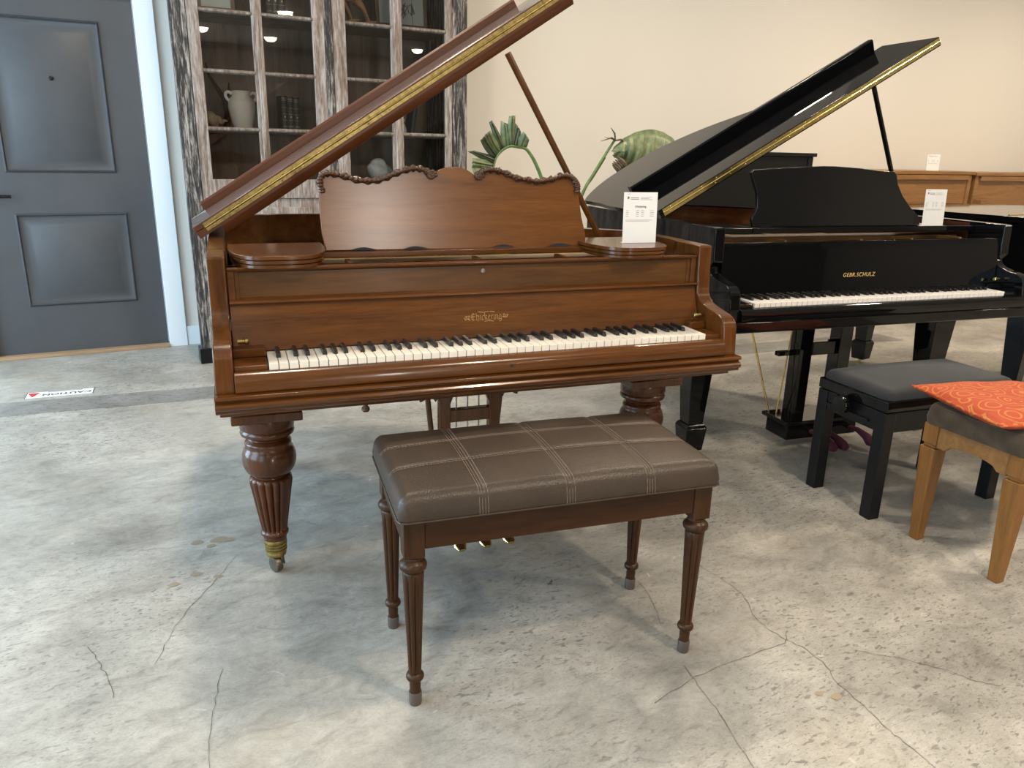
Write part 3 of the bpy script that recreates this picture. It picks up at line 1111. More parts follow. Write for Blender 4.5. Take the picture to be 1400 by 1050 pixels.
        for (a, b, sgn) in ((-.072, .178, -1), (.945, 1.195, 1)):
            mb = MB()
            zt = P['zd'] + .014
            for (z0, z1, g) in ((zt - .010, zt, 0), (zt - .0125, zt - .010, .006), (zt - .021, zt - .0125, .002), (zt - .0235, zt - .021, .008), (zt - .032, zt - .0235, .004)):
                c = (a + b) / 2
                w = (b - a) / 2 - g
                k = [(c + w * math.copysign(abs(math.cos(t)) ** .55, math.cos(t)), .335 + .02 - (.235 - g) * abs(math.sin(t)) ** .75) for t in [PI + PI * i / 32 for i in range(33)]]
                k += [(c + w, .40), (c - w, .40)]
                mb.prism(k, 'z', z0, z1)
            mb.build('side_shelf', mh_x, root, .0012)
    else:
        for (a, b) in ((x0 + .006, P['dx'][0] - .012), (P['dx'][1] + .022, x1 - .006)):
            MB().box(a, b, yd - .028, yd + .16, P['zd'] - .024, P['zd'] - .001).build('side_shelf', mx, root, .003)
    # legs and lyre
    for (x, y) in P['legs']:
        if P['wood']:
            turned_leg(root, x, y)
        else:
            square_leg(root, x, y, black)
    if P['lyre']:
        P['lyre'](root)
    # lid: main part, folded front flap with its lip, hinge, prop
    L = P['lid']
    deg = L['deg']
    if deg:
        x0l, z0l, yh = L['x'], L['z'], L['y']
        U = L['U']
        o = [(p[0] - x0l, p[1] - yh) for p in out if p[1] > yh - .001]
        body = [(0.0, 0.0)] + [(u - (.012 if u < .3 else 0) if v < .6 else u, v + .012) for (u, v) in o if v > .02 and not (u > .8 and v < .10)]
        body = [(max(u, 0), v) for u, v in body] + [(U, .06), (U, .02 if L['cut'] else 0), (U - L['cut'], 0)]
        lid = lift(root, 'lid', x0l, yh, z0l, deg, MB().prism(body, 'z', L['v0'], L['v1']), L['mat'])
        if L.get('cleat'):
            MB().prism([(.016, 0), (.08, 0), (.08, L['v0'] + .001), (0, L['v0'] + .001), (0, L['v0'] - .004)], 'x', .072, U - .006).build('lid_cleat', L['mat'], lid, .001)
        d, v1, v2 = L['depth'], L['v1'], L['v2']
        fl = MB().prism([(0.0, 0), (U - L['cut'], 0), (U, .02), (U, d), (0.0, d)], 'z', v1 + .0008, v2).build('lid_flap', L['mat'], lid, .002)
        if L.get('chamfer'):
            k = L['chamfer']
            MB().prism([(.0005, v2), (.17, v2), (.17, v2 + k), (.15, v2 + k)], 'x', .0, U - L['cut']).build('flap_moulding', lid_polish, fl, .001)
        l0, l1, lh, ld, lf = L['lip']
        MB().prism([(ld - .02, v2), (ld, v2), (ld, v2 + lh), (ld - .014 - lf, v2 + lh), (ld - .02 - lf, v2 + lh - .006)], 'x', l0, l1).build('flap_lip', L['mat'], fl, .001)
        hinge_strip(L['h0'], U - L['cut'] - .004, v1, L['hw'], 'lid_hinge', L['hmat'], lid)
        a, b = L['prop']
        mb = MB().tube([a, b], .0105, 10)
        pr = mb.build('lid_prop', mz, root)
        MB().box(a[0] - .03, a[0] + .02, a[1] - .012, a[1] + .012, a[2] - .012, a[2] + .004).build('prop_bracket', brass, pr)
    else:
        z = zr1 + .002
        yh = .48
        big = offset_path(rim_outline(xl, xr, .30), -.014)
        body = [p for p in big if p[1] > yh]
        body = [(big[0][0], yh)] + body + [(big[-1][0], yh)]
        lid = MB().prism(body, 'z', z, z + .026).build('lid', L['mat'], root, .003)
        MB().box(xl - .014, xr + .014, yt - .03, yh - .002, z, z + .026).build('lid_flap', L['mat'], lid, .003)
        mb = MB().tube([(xl + .05, yh - .001, z + .026), (xr - .05, yh - .001, z + .026)], .0035, 8)
        mb.build('lid_hinge', L['hmat'], lid)
    return root


# --- brown grand
deskA = [(0.183, 0.975), (0.179, 1.003), (0.175, 1.02), (0.173, 1.068), (0.174, 1.128), (0.177, 1.139), (0.168, 1.153), (0.173, 1.171), (0.179, 1.182), (0.192, 1.187), (0.213, 1.187), (0.242, 1.181), (0.274, 1.172), (0.306, 1.169), (0.334, 1.171), (0.361, 1.18), (0.39, 1.192), (0.418, 1.201), (0.437, 1.204), (0.457, 1.202), (0.477, 1.194), (0.491, 1.184), (0.496, 1.178), (0.5, 1.189), (0.514, 1.197), (0.532, 1.202), (0.549, 1.2035), (0.567, 1.2035), (0.593, 1.196), (0.614, 1.182), (0.619, 1.188), (0.635, 1.199), (0.659, 1.203), (0.683, 1.201), (0.711, 1.193), (0.742, 1.181), (0.754, 1.181), (0.78, 1.175), (0.805, 1.171), (0.83, 1.174), (0.856, 1.179), (0.884, 1.188), (0.904, 1.188), (0.92, 1.183), (0.934, 1.171), (0.943, 1.157), (0.942, 1.139), (0.949, 1.104), (0.956, 1.062), (0.969, 1.014), (0.974, 0.971)]
carveL = [(0.181, 1.140), (0.176, 1.160), (0.181, 1.181), (0.195, 1.187), (0.213, 1.187), (0.242, 1.181), (0.274, 1.172), (0.306, 1.169), (0.334, 1.171), (0.361, 1.18), (0.39, 1.192), (0.418, 1.201), (0.437, 1.204), (0.457, 1.202), (0.477, 1.194), (0.486, 1.184)]
carveR = [(0.626, 1.184), (0.635, 1.197), (0.659, 1.203), (0.683, 1.201), (0.711, 1.193), (0.742, 1.181), (0.78, 1.175), (0.805, 1.171), (0.83, 1.174), (0.856, 1.179), (0.884, 1.188), (0.904, 1.188), (0.92, 1.183), (0.932, 1.171), (0.938, 1.157), (0.936, 1.140)]


def brown_letters(root, fbo):
    lettering_gothic(root, fbo, Matrix.Translation((.594, .1346, .797)) @ Matrix.Rotation(PI / 2 - .412, 4, 'X'), .0135)


def brown_lyre(root):
    y = .42
    mb = MB()
    for s in (-1, 1):
        c = .6285 + s * .084
        mb.box(c - .0185, c + .0185, y - .016, y + .016, .12, .62)
        # scrolled bracket at the top of each post
        k = [(.0, .0), (.0, -.045), (.012, -.062), (.022, -.036), (.034, -.034), (.048, -.052), (.062, -.058), (.066, -.048), (.074, -.040), (.078, -.020), (.078, 0)]
        mb.prism([(c + s * (.0185 + p[0]), .535 + p[1]) for p in k], 'y', y - .013, y + .013)
        mb.prism([(c - s * .018, .53), (c - s * .045, .53), (c - s * .018, .46)], 'y', y - .013, y + .013)
    mb.box(.49, .767, y - .016, y + .016, .53, .62)
    mb.box(.562, .695, y - .014, y + .014, .400, .443)
    ly = mb.build('pedal_lyre', mh_z, root, .003)
    mb = MB().box(.515, .742, y - .07, y + .06, .062, .125)
    mb.box(.505, .752, y - .08, y + .07, .118, .132)
    mb.build('pedal_box', mh_x, ly, .003)
    for x in (.500, .757):
        MB().tube([(x, y + .05, .50), (x + (.035 if x < .6 else -.03), y + .06, .14)], .0095, 8).build('lyre_brace', mh_z, ly)
    mb = MB()
    for x in (.59, .6285, .667):
        mb.tube([(x, y + .015, .61), (x, y + .015, .12)], .0028, 6)
    mb.build('pedal_rod', steel, ly)
    for x in (.545, .6285, .708):
        pts = [(x, y - .05, .075), (x, y - .11, .072), (x, y - .165, .060), (x, y - .195, .050), (x, y - .215, .046)]
        MB().tube(pts, [.008, .010, .016, .021, .012], 14, flat=.42).build('pedal', brass_new, ly)


PA = dict(wood=True, mx=mh_x, my=mh_y, mz=mh_z, xl=-.124, xr=1.322, ztop=.987, ytop=.152, zk=.749, zrail0=.640, zrail1=.684, kbdrop=.018,
          lining=mh_y, board=mh_dark, rib=mh_x, pin=gold, pinz=.938, knob=brass, keys=(ivory, ebony),
          rail=[(.30, .640), (-.031, .640), (-.036, .643), (-.036, .648), (-.040, .650), (-.0455, .655), (-.0465, .661), (-.043, .666), (-.034, .669), (-.032, .673), (-.042, .675), (-.045, .679), (-.043, .6855), (.30, .6855)],
          slip=[(-.0005, .6855), (-.024, .6855), (-.0285, .690), (-.0295, .702), (-.0275, .715), (-.022, .725), (-.012, .7315), (-.0015, .7335), (-.0005, .7335)],
          fb=[(.117, .752), (.121, .764), (.142, .812), (.160, .868)], fbmat=mh_x, letters=brown_letters,
          yd=.315, zd=.975, dx=(.175, .975), desk=deskA, tilt=.06, deskmat=mh_desk, carveL=carveL, carveR=carveR, volute=((.4855, 1.180), (.626, 1.179)),
          legs=((-.006, .35), (1.232, .35), (.02, 1.16)), lyre=brown_lyre,
          lid=dict(deg=32.7, x=-.130, z=.961, y=.58, U=1.376, v0=.027, v1=.0475, v2=.0640, cleat=True, depth=.40, lip=(.050, 1.257, .041, .185, 0), cut=.016, chamfer=.014,
                   h0=.030, hw=.0128, hmat=brass, mat=lid_inner, prop=((1.178, .62, .95), (.806, .605, 1.545))))
brown = grand('grand_piano', 'polished mahogany brown grand piano with carved music desk, ivory keys and ball-turned reeded legs', (0.2908, 1.8403, -7.117), PA)

# --- black grand with raised lid
deskQ = [(0.172, 0.979), (0.162, 1.009), (0.184, 1.052), (0.18, 1.109), (0.155, 1.164), (0.145, 1.189), (0.154, 1.2), (0.245, 1.207), (0.383, 1.215), (0.489, 1.219), (0.543, 1.219), (0.673, 1.213), (0.788, 1.203), (0.85, 1.201), (0.865, 1.186), (0.876, 1.15), (0.91, 1.102), (0.96, 1.054), (1.012, 1.016), (1.023, 0.979)]


def black_letters(root, fbo):
    M = Matrix.Translation((.572, .1246, .803)) @ Matrix.Rotation(PI / 2 - .08, 4, 'X')
    text_mesh('gold_lettering', 'GEBR.SCHULZ', .0228, gold_bright, fbo, M, .18, .0004, 1.12)


def black_lyre(root):
    y = .36
    mb = MB()
    for x in (.535, .745):
        mb.box(x - .033, x + .033, y - .035, y + .035, .12, .64)
    mb.box(.50, .78, y - .02, y + .02, .41, .47)
    mb.box(.44, .84, y - .045, y + .045, .585, .62)
    mb.box(.42, .50, y + .0, y + .03, .41, .43)
    ly = mb.build('pedal_lyre', black, root, .003)
    mb = MB().box(.455, .835, y - .075, y + .075, .040, .118)
    mb.box(.435, .855, y - .09, y + .09, .112, .130)
    mb.build('pedal_box', black, ly, .005)
    mb = MB()
    mb.tube([(.30, y + .10, .62), (.452, y + .06, .13)], .005, 8)
    mb.build('lyre_brace', brass_new, ly)
    for x in (.462, .605):
        MB().tube([(x + (.035 if x < .5 else 0), y + .02, .60), (x, y + .02, .13)], .0035, 6).build('pedal_rod', brass_new, ly)
    for x in (.585, .645, .80):
        pts = [(x, y - .06, .070), (x + .005, y - .12, .074), (x + .01, y - .17, .060), (x + .01, y - .20, .046), (x + .01, y - .225, .040)]
        MB().tube(pts, [.012, .014, .020, .027, .018], 12, flat=.8).build('covered_pedal', felt_red, ly)


PQ = dict(wood=False, mx=black, my=black, mz=black, xl=-.115, xr=1.350, ztop=.994, ytop=.125, zk=.7325, zrail0=.628, zrail1=.66, kbdrop=.006,
          board=wood('spruce_board', (.10, .045, .022), (.17, .08, .04), 'y', .4), lining=wood('inner_rim_veneer', (.040, .012, .006), (.085, .028, .013), 'y', .2, .4), rib=brass_new, pin=plain('bronze_plate', (.20, .105, .05), .4, .6), pinz=.935, knob=brass_new, keys=(whitekey, ebony),
          rail=[(.30, .628), (-.030, .628), (-.036, .634), (-.036, .667), (-.030, .671), (.30, .671)],
          slip=[(-.0005, .670), (-.031, .670), (-.034, .675), (-.034, .700), (-.028, .708), (-.012, .715), (-.0005, .7165)],
          fb=[(.118, .736), (.121, .745), (.132, .900), (.139, .937)], fbmat=black, letters=black_letters,
          yd=.30, zd=.979, dx=(.165, 1.025), desk=deskQ, tilt=.05, deskmat=black_desk,
          legs=((.0, .345), (1.245, .33), (.30, 1.22)), lyre=black_lyre,
          lid=dict(deg=29.4, x=-.128, z=.990, y=.50, U=1.500, v0=.006, v1=.026, v2=.044, depth=.33, lip=(.055, 1.435, .060, .33, .010), cut=0.0,
                   h0=.016, hw=.0150, hmat=brass_new, mat=black, prop=((1.225, .60, .955), (.900, .565, 1.565))))
openblack = grand('grand_piano', 'glossy black grand piano with raised lid, bright brass hinge and gold maker lettering', (2.0668, 2.0730, -8.6), PQ)

# --- black grand with closed lid at the right edge
PG = dict(PQ)
PG.update(keys=None, lyre=None, ztop=.972, letters=lambda r, f: None, legs=((.03, .35), (1.245, .33), (.30, 1.33)), lid=dict(deg=0, mat=black, hmat=brass_new))
PG['desk'] = [(0.2, .979), (1.0, .979), (1.0, .9795), (.2, .9795)]
closed = thing('grand_piano', 'black grand piano with closed flat lid cut off by the right edge', 'piano', (4.05, 1.85, 0), 8)


def closed_grand(root):
    P = PG
    xl, xr, at = P['xl'], P['xr'], .044
    out = rim_outline(xl, xr, .30)
    band(MB(), out, offset_path(out, .042), .66, P['ztop']).build('rim', black, root, .003)
    for (a, b) in ((xl, xl + at), (xr - at, xr)):
        MB().prism(arm_profile(.31, .66, P['ztop'], P['ytop']), 'x', a, b).build('arm', black, root, .004, 2)
    MB().prism(offset_path(out, .04), 'z', .80, .82).build('soundboard', P['board'], root)
    MB().box(xl + .004, xr - .004, 0, .60, .622, .69).build('keybed', black, root, .003)
    MB().prism(P['rail'], 'x', xl - .004, xr + .004).build('front_rail', black, root, .0015)
    MB().prism(P['slip'], 'x', xl + at, xr - at).build('key_slip', black, root, .001)
    x0, x1 = xl + at, xr - at
    # keyboard cover is shut: it slopes from the key slip up to the name board
    MB().prism([(.0, .735), (.0, .747), (.115, .80), (.125, .94), (.16, .95), (.16, .735)], 'x', x0 + .002, x1 - .002).build('fallboard', black, root, .002)
    for (x, y) in P['legs']:
        square_leg(root, x, y, black)
    z = P['ztop'] + .002
    yh = .48
    big = offset_path(out, -.014)
    body = [(big[0][0], yh)] + [p for p in big if p[1] > yh + .005] + [(big[-1][0], yh)]
    lid = MB().prism(body, 'z', z, z + .026).build('lid', black, root, .003)
    MB().box(xl - .014, xr + .014, P['ytop'] - .03, yh - .002, z, z + .026).build('lid_flap', black, lid, .003)
    MB().tube([(xl + .05, yh - .001, z + .026), (xr - .05, yh - .001, z + .026)], .0045, 8).build('lid_hinge', brass_new, lid)


closed_grand(closed)

# ------------------------------------------------------------------ benches and cushions
def pad_mesh(a, b, z0, h, rr, rc, crown, seams_x=(), seams_y=(), puff=0.0, nx=120, ny=60, belly=0.0):
    """upholstered pad, half sizes a x b, from z0 up; seams sink in, panels puff up"""
    mb = MB()
    V, Fc = [], []

    def plan(u, v):
        x, y = a * u, b * v
        qx, qy = abs(x) - (a - rc), abs(y) - (b - rc)
        if qx > 0 and qy > 0:
            L = math.hypot(qx, qy)
            k = max(qx, qy) / L if L > 1e-9 else 1
            qx, qy = qx * k, qy * k
            d = rc - math.hypot(qx, qy)
            x = math.copysign(a - rc + qx, x)
            y = math.copysign(b - rc + qy, y)
        else:
            d = min(a - abs(x), b - abs(y))
        return x, y, max(d, 0)

    def warp(i, n):
        t = 2 * i / n - 1
        return math.copysign(1 - (1 - abs(t)) ** 1.25, t)
    for j in range(ny + 1):
        for i in range(nx + 1):
            x, y, d = plan(warp(i, nx), warp(j, ny))
            z = h - rr
            z += math.sqrt(max(0, rr * rr - max(0, rr - d) ** 2))
            z += crown * (1 - (x / a) ** 2) * (1 - (y / b) ** 2)
            fade = min(1, d / rr + .35)
            pf = 1.0
            for s in seams_x:
                z -= .0028 * math.exp(-((x - s) / .0075) ** 2) * fade
            for s in seams_y:
                z -= .0022 * math.exp(-((y - s) / .007) ** 2) * fade
            if puff:
                ex = [-a] + list(seams_x) + [a]
                ey = [-b] + list(seams_y) + [b]
                for k in range(len(ex) - 1):
                    if ex[k] <= x <= ex[k + 1]:
                        pf *= math.sin(PI * (x - ex[k]) / (ex[k + 1] - ex[k])) ** .5
                for k in range(len(ey) - 1):
                    if ey[k] <= y <= ey[k + 1]:
                        pf *= math.sin(PI * (y - ey[k]) / (ey[k + 1] - ey[k])) ** .5
                z += puff * pf
            V.append((x, y, z0 + z))
    W = nx + 1
    for j in range(ny):
        for i in range(nx):
            Fc.append((j * W + i, j * W + i + 1, (j + 1) * W + i + 1, (j + 1) * W + i))
    loop = [i for i in range(W)] + [j * W + nx for j in range(1, ny + 1)] + [ny * W + i for i in range(nx - 1, -1, -1)] + [j * W for j in range(ny - 1, 0, -1)]
    base = len(V)
    n = len(loop)
    for f in (0.5, 0.0):
        for k in loop:
            x, y, z = V[k]
            bl = belly * math.sin(PI * f)
            V.append((x + math.copysign(bl, x), y + math.copysign(bl, y), z0 + (h - rr) * f))
    for k in range(n):
        k2 = (k + 1) % n
        Fc.append((loop[k2], loop[k], base + k, base + k2))
        Fc.append((base + k2, base + k, base + n + k, base + n + k2))
    Fc.append(tuple(base + n + k for k in range(n)))
    mb.add(V, Fc)

    def top(x, y):
        d = min(a - abs(x), b - abs(y))
        z = h - rr + math.sqrt(max(0, rr * rr - max(0, rr - max(d, 0)) ** 2)) + crown * (1 - (x / a) ** 2) * (1 - (y / b) ** 2)
        return z0 + z
    return mb, top


def leather_bench():
    root = thing('piano_bench', 'brown leather piano bench with stitched square panels and four slim fluted walnut legs', 'bench', (0.5042, 1.4380, 0), -9.162)
    W, D = 0.712, 0.315
    for (x, y) in ((0, 0), (W, 0), (0, D), (W, D)):
        b = MB().box(x - .0235, x + .0235, y - .0235, y + .0235, .392, .490).build('leg', bench_leg, root, .002)
        pr = [(.016, .393), (.020, .390), (.022, .386), (.021, .382), (.026, .378), (.0305, .373), (.0315, .367), (.030, .361), (.024, .357), (.0225, .353)]
        for k in range(17):
            t = k / 16
            pr.append((.0245 - .0095 * t, .350 - .262 * t))
        pr += [(.0145, .086), (.019, .083), (.021, .078), (.021, .073), (.019, .069), (.013, .066), (.0125, .060), (.0135, .055), (.0125, .030)]
        MB().lathe(pr, 96, (x, y), (8, .0042, .10, .342)).build('turned_post', bench_leg, b, angle=50)
        MB().lathe([(.0145, .034), (.0155, .031), (.0155, .003), (.0145, 0)], 24, (x, y)).build('foot_cup', clear_cup, b)
    e = .0235
    mb = MB()
    for y in (-e + .003, D + e - .018):
        mb.box(e, W - e, y, y + .015, .412, .490)
    for x in (-e + .003, W + e - .018):
        mb.box(x, x + .015, e, D - e, .412, .490)
    mb.build('apron', bench_wood, root, .002)
    a, b = .388, .203
    sx, sy = (-.203, .0, .200), (-.045, .085)
    mb, top = pad_mesh(a, b, 0, .060, .030, .022, .015, sx, sy, .0016, 170, 96, .003)
    c = mb.build('cushion', leather, root, angle=60)
    c.location = (.352, D / 2 - .002, .491)
    st = MB()

    def run(pts):
        for p, q in zip(pts[:-1], pts[1:]):
            st.tube([p, q], .0007, 4)
    for s in sx:
        for o in (-.010, -.0035, .0035, .010):
            pts = []
            for k in range(61):
                y = -b + .0015 + (2 * b - .003) * k / 60
                pts.append((s + o, y, top(s + o, y) - (.0028 * math.exp(-(o / .0075) ** 2)) + .0004))
            pts = [(s + o, -b - .0028, .004), (s + o, -b - .003, .015), (s + o, -b - .0004, .026)] + pts
            run(pts)
    for s in sy:
        for o in (-.0045, .0045):
            for k in range(90):
                x0 = -a + .004 + (2 * a - .008) * k / 90
                x1 = x0 + .0062
                st.tube([(x0, s + o, top(x0, s + o) - .0009), (x1, s + o, top(x1, s + o) - .0009)], .0008, 4)
    st.build('stitching', stitch_mat, c)
    pp = [(-a + .02, -b), (a - .02, -b), (a - .005, -b + .005), (a, -b + .02), (a, b - .02), (a - .005, b - .005), (a - .02, b), (-a + .02, b), (-a + .005, b - .005), (-a, b - .02), (-a, -b + .02), (-a + .005, -b + .005), (-a + .02, -b)]
    MB().tube([(x * 1.004, y * 1.008, .0015) for x, y in pp], .0022, 6).build('piping', leather, c)
    return root


leather_bench()


def black_bench():
    root = thing('piano_bench', 'black adjustable piano bench with charcoal suede seat and square legs', 'bench', (2.333, 1.660, 0), -7.0)
    W, D, h = .575, .285, .024
    for (x, y) in ((0, 0), (W, 0), (0, D), (W, D)):
        MB().box(x - h, x + h, y - h, y + h, 0, .405).build('leg', black_satin, root, .003)
    mb = MB()
    for y in (-h + .004, D + h - .026):
        mb.box(h, W - h, y, y + .022, .330, .405)
    for x in (-h + .004, W + h - .026):
        mb.box(x, x + .022, h, D - h, .330, .405)
    mb.build('apron', black_satin, root, .002)
    mb = MB().box(-h - .002, W + h + .002, -h - .002, D + h + .002, .408, .448)
    mb.build('seat_frame', black, root, .004)
    a, b = W / 2 + h - .004, D / 2 + h - .004
    m, t = pad_mesh(a, b, 0, .034, .030, .03, .020, nx=60, ny=40)
    c = m.build('seat_pad', suede_gray, root, angle=60)
    c.location = (W / 2, D / 2, .449)
    # adjusting knob on the left end
    mb = MB()
    Mx = Matrix.Translation((-h - .002, .155, .388)) @ Matrix.Rotation(-PI / 2, 4, 'Y')
    mb.lathe([(.012, 0), (.012, .014), (.033, .016), (.036, .022), (.036, .036), (.032, .042), (.012, .044)], 48, (0, 0), (18, .004, .015, .043), M=Mx)
    k = mb.build('height_knob', black, root)
    MB().box(-h - .003, -h + .004, .05, .26, .352, .362).build('slot', black_satin, root)
    return root


black_bench()


def oak_bench():
    root = thing('piano_bench', 'honey oak piano bench with tapered square legs and brown velour seat under an orange cushion', 'bench', (2.322, 1.185, 0), -5.0)
    W, D = .74, .295
    for (x, y) in ((0, 0), (W, 0), (0, D), (W, D)):
        b = MB().box(x - .027, x + .027, y - .027, y + .027, .352, .420).build('leg', oak_z, root, .003)
        mb = MB().taper(x, y, .340, .022, .354, .022)
        mb.taper(x, y, 0.0, .0165, .340, .029)
        mb.build('tapered_post', oak_z, b, .003)
    e = .027
    mb = MB()

    def apron(L):
        return [(e, .42), (e, .345), (e + .03, .346), (e + .045, .360), (e + .07, .366), (L / 2, .372), (L - e - .07, .366), (L - e - .045, .360), (L - e - .03, .346), (L - e, .345), (L - e, .42)]
    for y in (-e + .006, D + e - .024):
        mb.prism(apron(W), 'y', y, y + .018)
    for x in (-e + .006, W + e - .024):
        mb.prism(apron(D), 'x', x, x + .018)
    mb.build('apron', oak_x, root, .001)
    a, b = W / 2 + .032, D / 2 + .036
    m, t = pad_mesh(a, b, 0, .070, .030, .04, .006, nx=60, ny=40, belly=.003)
    c = m.build('seat_pad', suede_brown, root, angle=60)
    c.location = (W / 2, D / 2, .4205)
    pp = []
    for k in range(73):
        t = 2 * PI * k / 72
        pp.append((a * math.copysign(abs(math.cos(t)) ** .22, math.cos(t)) * .985, b * math.copysign(abs(math.sin(t)) ** .22, math.sin(t)) * .97, .062))
    MB().tube(pp, .0028, 6).build('piping', suede_brown, c)
    return root


oak_bench()


def orange_cushion():
    a, b, n, m = .205, .200, 44, 44
    V, Fc = [], []
    for side in (1, -1):
        for j in range(m + 1):
            for i in range(n + 1):
                u, v = 2 * i / n - 1, 2 * j / m - 1
                e = (1 - abs(u) ** 3.2) * (1 - abs(v) ** 3.2)
                pinch = 1 - .03 * (1 - u * u) - 0
                x, y = a * u * (1 - .035 * (1 - v * v)), b * v * (1 - .035 * (1 - u * u))
                z = side * .033 * max(0, e) ** .42
                for (bx, by) in ((-.4, -.4), (.4, -.4), (-.4, .4), (.4, .4), (0, 0)):
                    z -= side * .008 * math.exp(-((u - bx) ** 2 + (v - by) ** 2) / .02)
                if side < 0:
                    z = max(z, -.018)
                z += .004 * math.sin(7 * u + 3 * v) * (1 - e) * .6
                V.append((x, y, z))
    W = n + 1
    off = W * (m + 1)
    for s in (0, off):
        for j in range(m):
            for i in range(n):
                Fc.append((s + j * W + i, s + j * W + i + 1, s + (j + 1) * W + i + 1, s + (j + 1) * W + i))
    loop = [i for i in range(W)] + [j * W + n for j in range(1, m + 1)] + [m * W + i for i in range(n - 1, -1, -1)] + [j * W for j in range(m - 1, 0, -1)]
    for k in range(len(loop)):
        p, q = loop[k], loop[(k + 1) % len(loop)]
        Fc.append((q, p, off + p, off + q))
    o = MB().add(V, Fc).build('seat_cushion', orange_fabric, None, angle=70)
    tag(o, 'orange seat cushion with yellow scroll pattern lying on the oak bench', 'cushion')
    MB().tube([V[k] for k in loop] + [V[loop[0]]], .0042, 6).build('piping', orange_fabric, o)
    o.location = (2.478, 1.335, .5165)
    o.rotation_euler = (0, 0, math.radians(-18))
    return o


orange_cushion()


# ------------------------------------------------------------------ price cards
def price_card(label, loc, rz, w, h, mini=False):
    root = thing('price_card', label, 'price card', loc, rz)
    lean = .05
    M = Matrix.Rotation(-lean, 4, 'X')
    c = MB().box(-w / 2, w / 2, 0, .0012, 0, h, M=M)
    c.box(-w / 2 + .004, w / 2 - .004, 0, .022, 0, .0012)
    c.build('folded_card', paper, root)
    y0 = -.0004

    def line(mb, xa, xb, z, t):
        mb.box(xa, xb, y0, .0, z - t / 2, z + t / 2, M=M)
    mb = MB()
    a = w / 2 - .008
    t = .0007
    for k, (p, q) in enumerate(((-.1, .75), (-.1, .55), (-.1, .8))):
        line(mb, p * a + .004, q * a, h * (.90 - k * .022), t)
    for k in range(2):
        line(mb, -.70 * a, -.14 * a, h * (.895 - k * .03), .0016)
    for r in range(4):
        z = h * (.64 - r * .036)
        for (p, q) in ((-1, -.82), (-.30, -.10), (.05, .25), (.68, .95)):
            line(mb, p * a, q * a, z, .0009)
    for k in range(2):
        line(mb, -1 * a, (.85 - .2 * k) * a, h * (.455 - k * .022), t)
    line(mb, -.95 * a, -.7 * a, h * .965, t)
    mb.build('printed_text', ink, root)
    mb = MB()
    k = [(-.92 * a, h * .865), (-.92 * a, h * .91), (-.86 * a, h * .918), (-.80 * a, h * .905), (-.80 * a, h * .87), (-.84 * a, h * .885), (-.87 * a, h * .865)]
    mb.prism(k, 'y', y0, 0, M=M)
    mb.build('printed_logo', ink, root)
    return root


def local(F, p):
    a = math.radians(F[2])
    return (F[0] + p[0] * math.cos(a) - p[1] * math.sin(a), F[1] + p[0] * math.sin(a) + p[1] * math.cos(a), p[2])


FA, FQ = (0.2908, 1.8403, -7.117), (2.0668, 2.0730, -8.6)
pc = price_card('white folded price card standing on the brown grand piano', local(FA, (1.112, .232, .9895)), -9.5, .112, .150)
text_mesh('printed_heading', 'Chickering', .0085, ink, pc, Matrix.Rotation(-.05, 4, 'X') @ Matrix.Translation((0, -.0008, .108)) @ Matrix.Rotation(PI / 2, 4, 'X'), depth=.0002)
price_card('white folded price card standing beside the music desk of the open black grand', local(FQ, (1.062, .272, .9800)), -12, .110, .152)
price_card('white folded price card standing on top of the oak upright piano', (6.86, 4.84, 1.1605), -20, .125, .145)


# ------------------------------------------------------------------ weathered display cabinet
CX0, CX1, CY, CYB, CH = 0.376, 2.085, 4.752, 5.225, 2.72
SHELVES = (1.045, 1.338, 1.958, 2.243)
DOORS = ((0.462, 1.192), (1.240, 1.980))
COLS = (((0.522, 0.793), (0.848, 1.124)), ((1.316, 1.588), (1.657, 1.935)))
ROWS = ((1.063, 1.326), (1.344, 1.627), (1.645, 1.930), (1.948, 2.232), (2.250, 2.54))


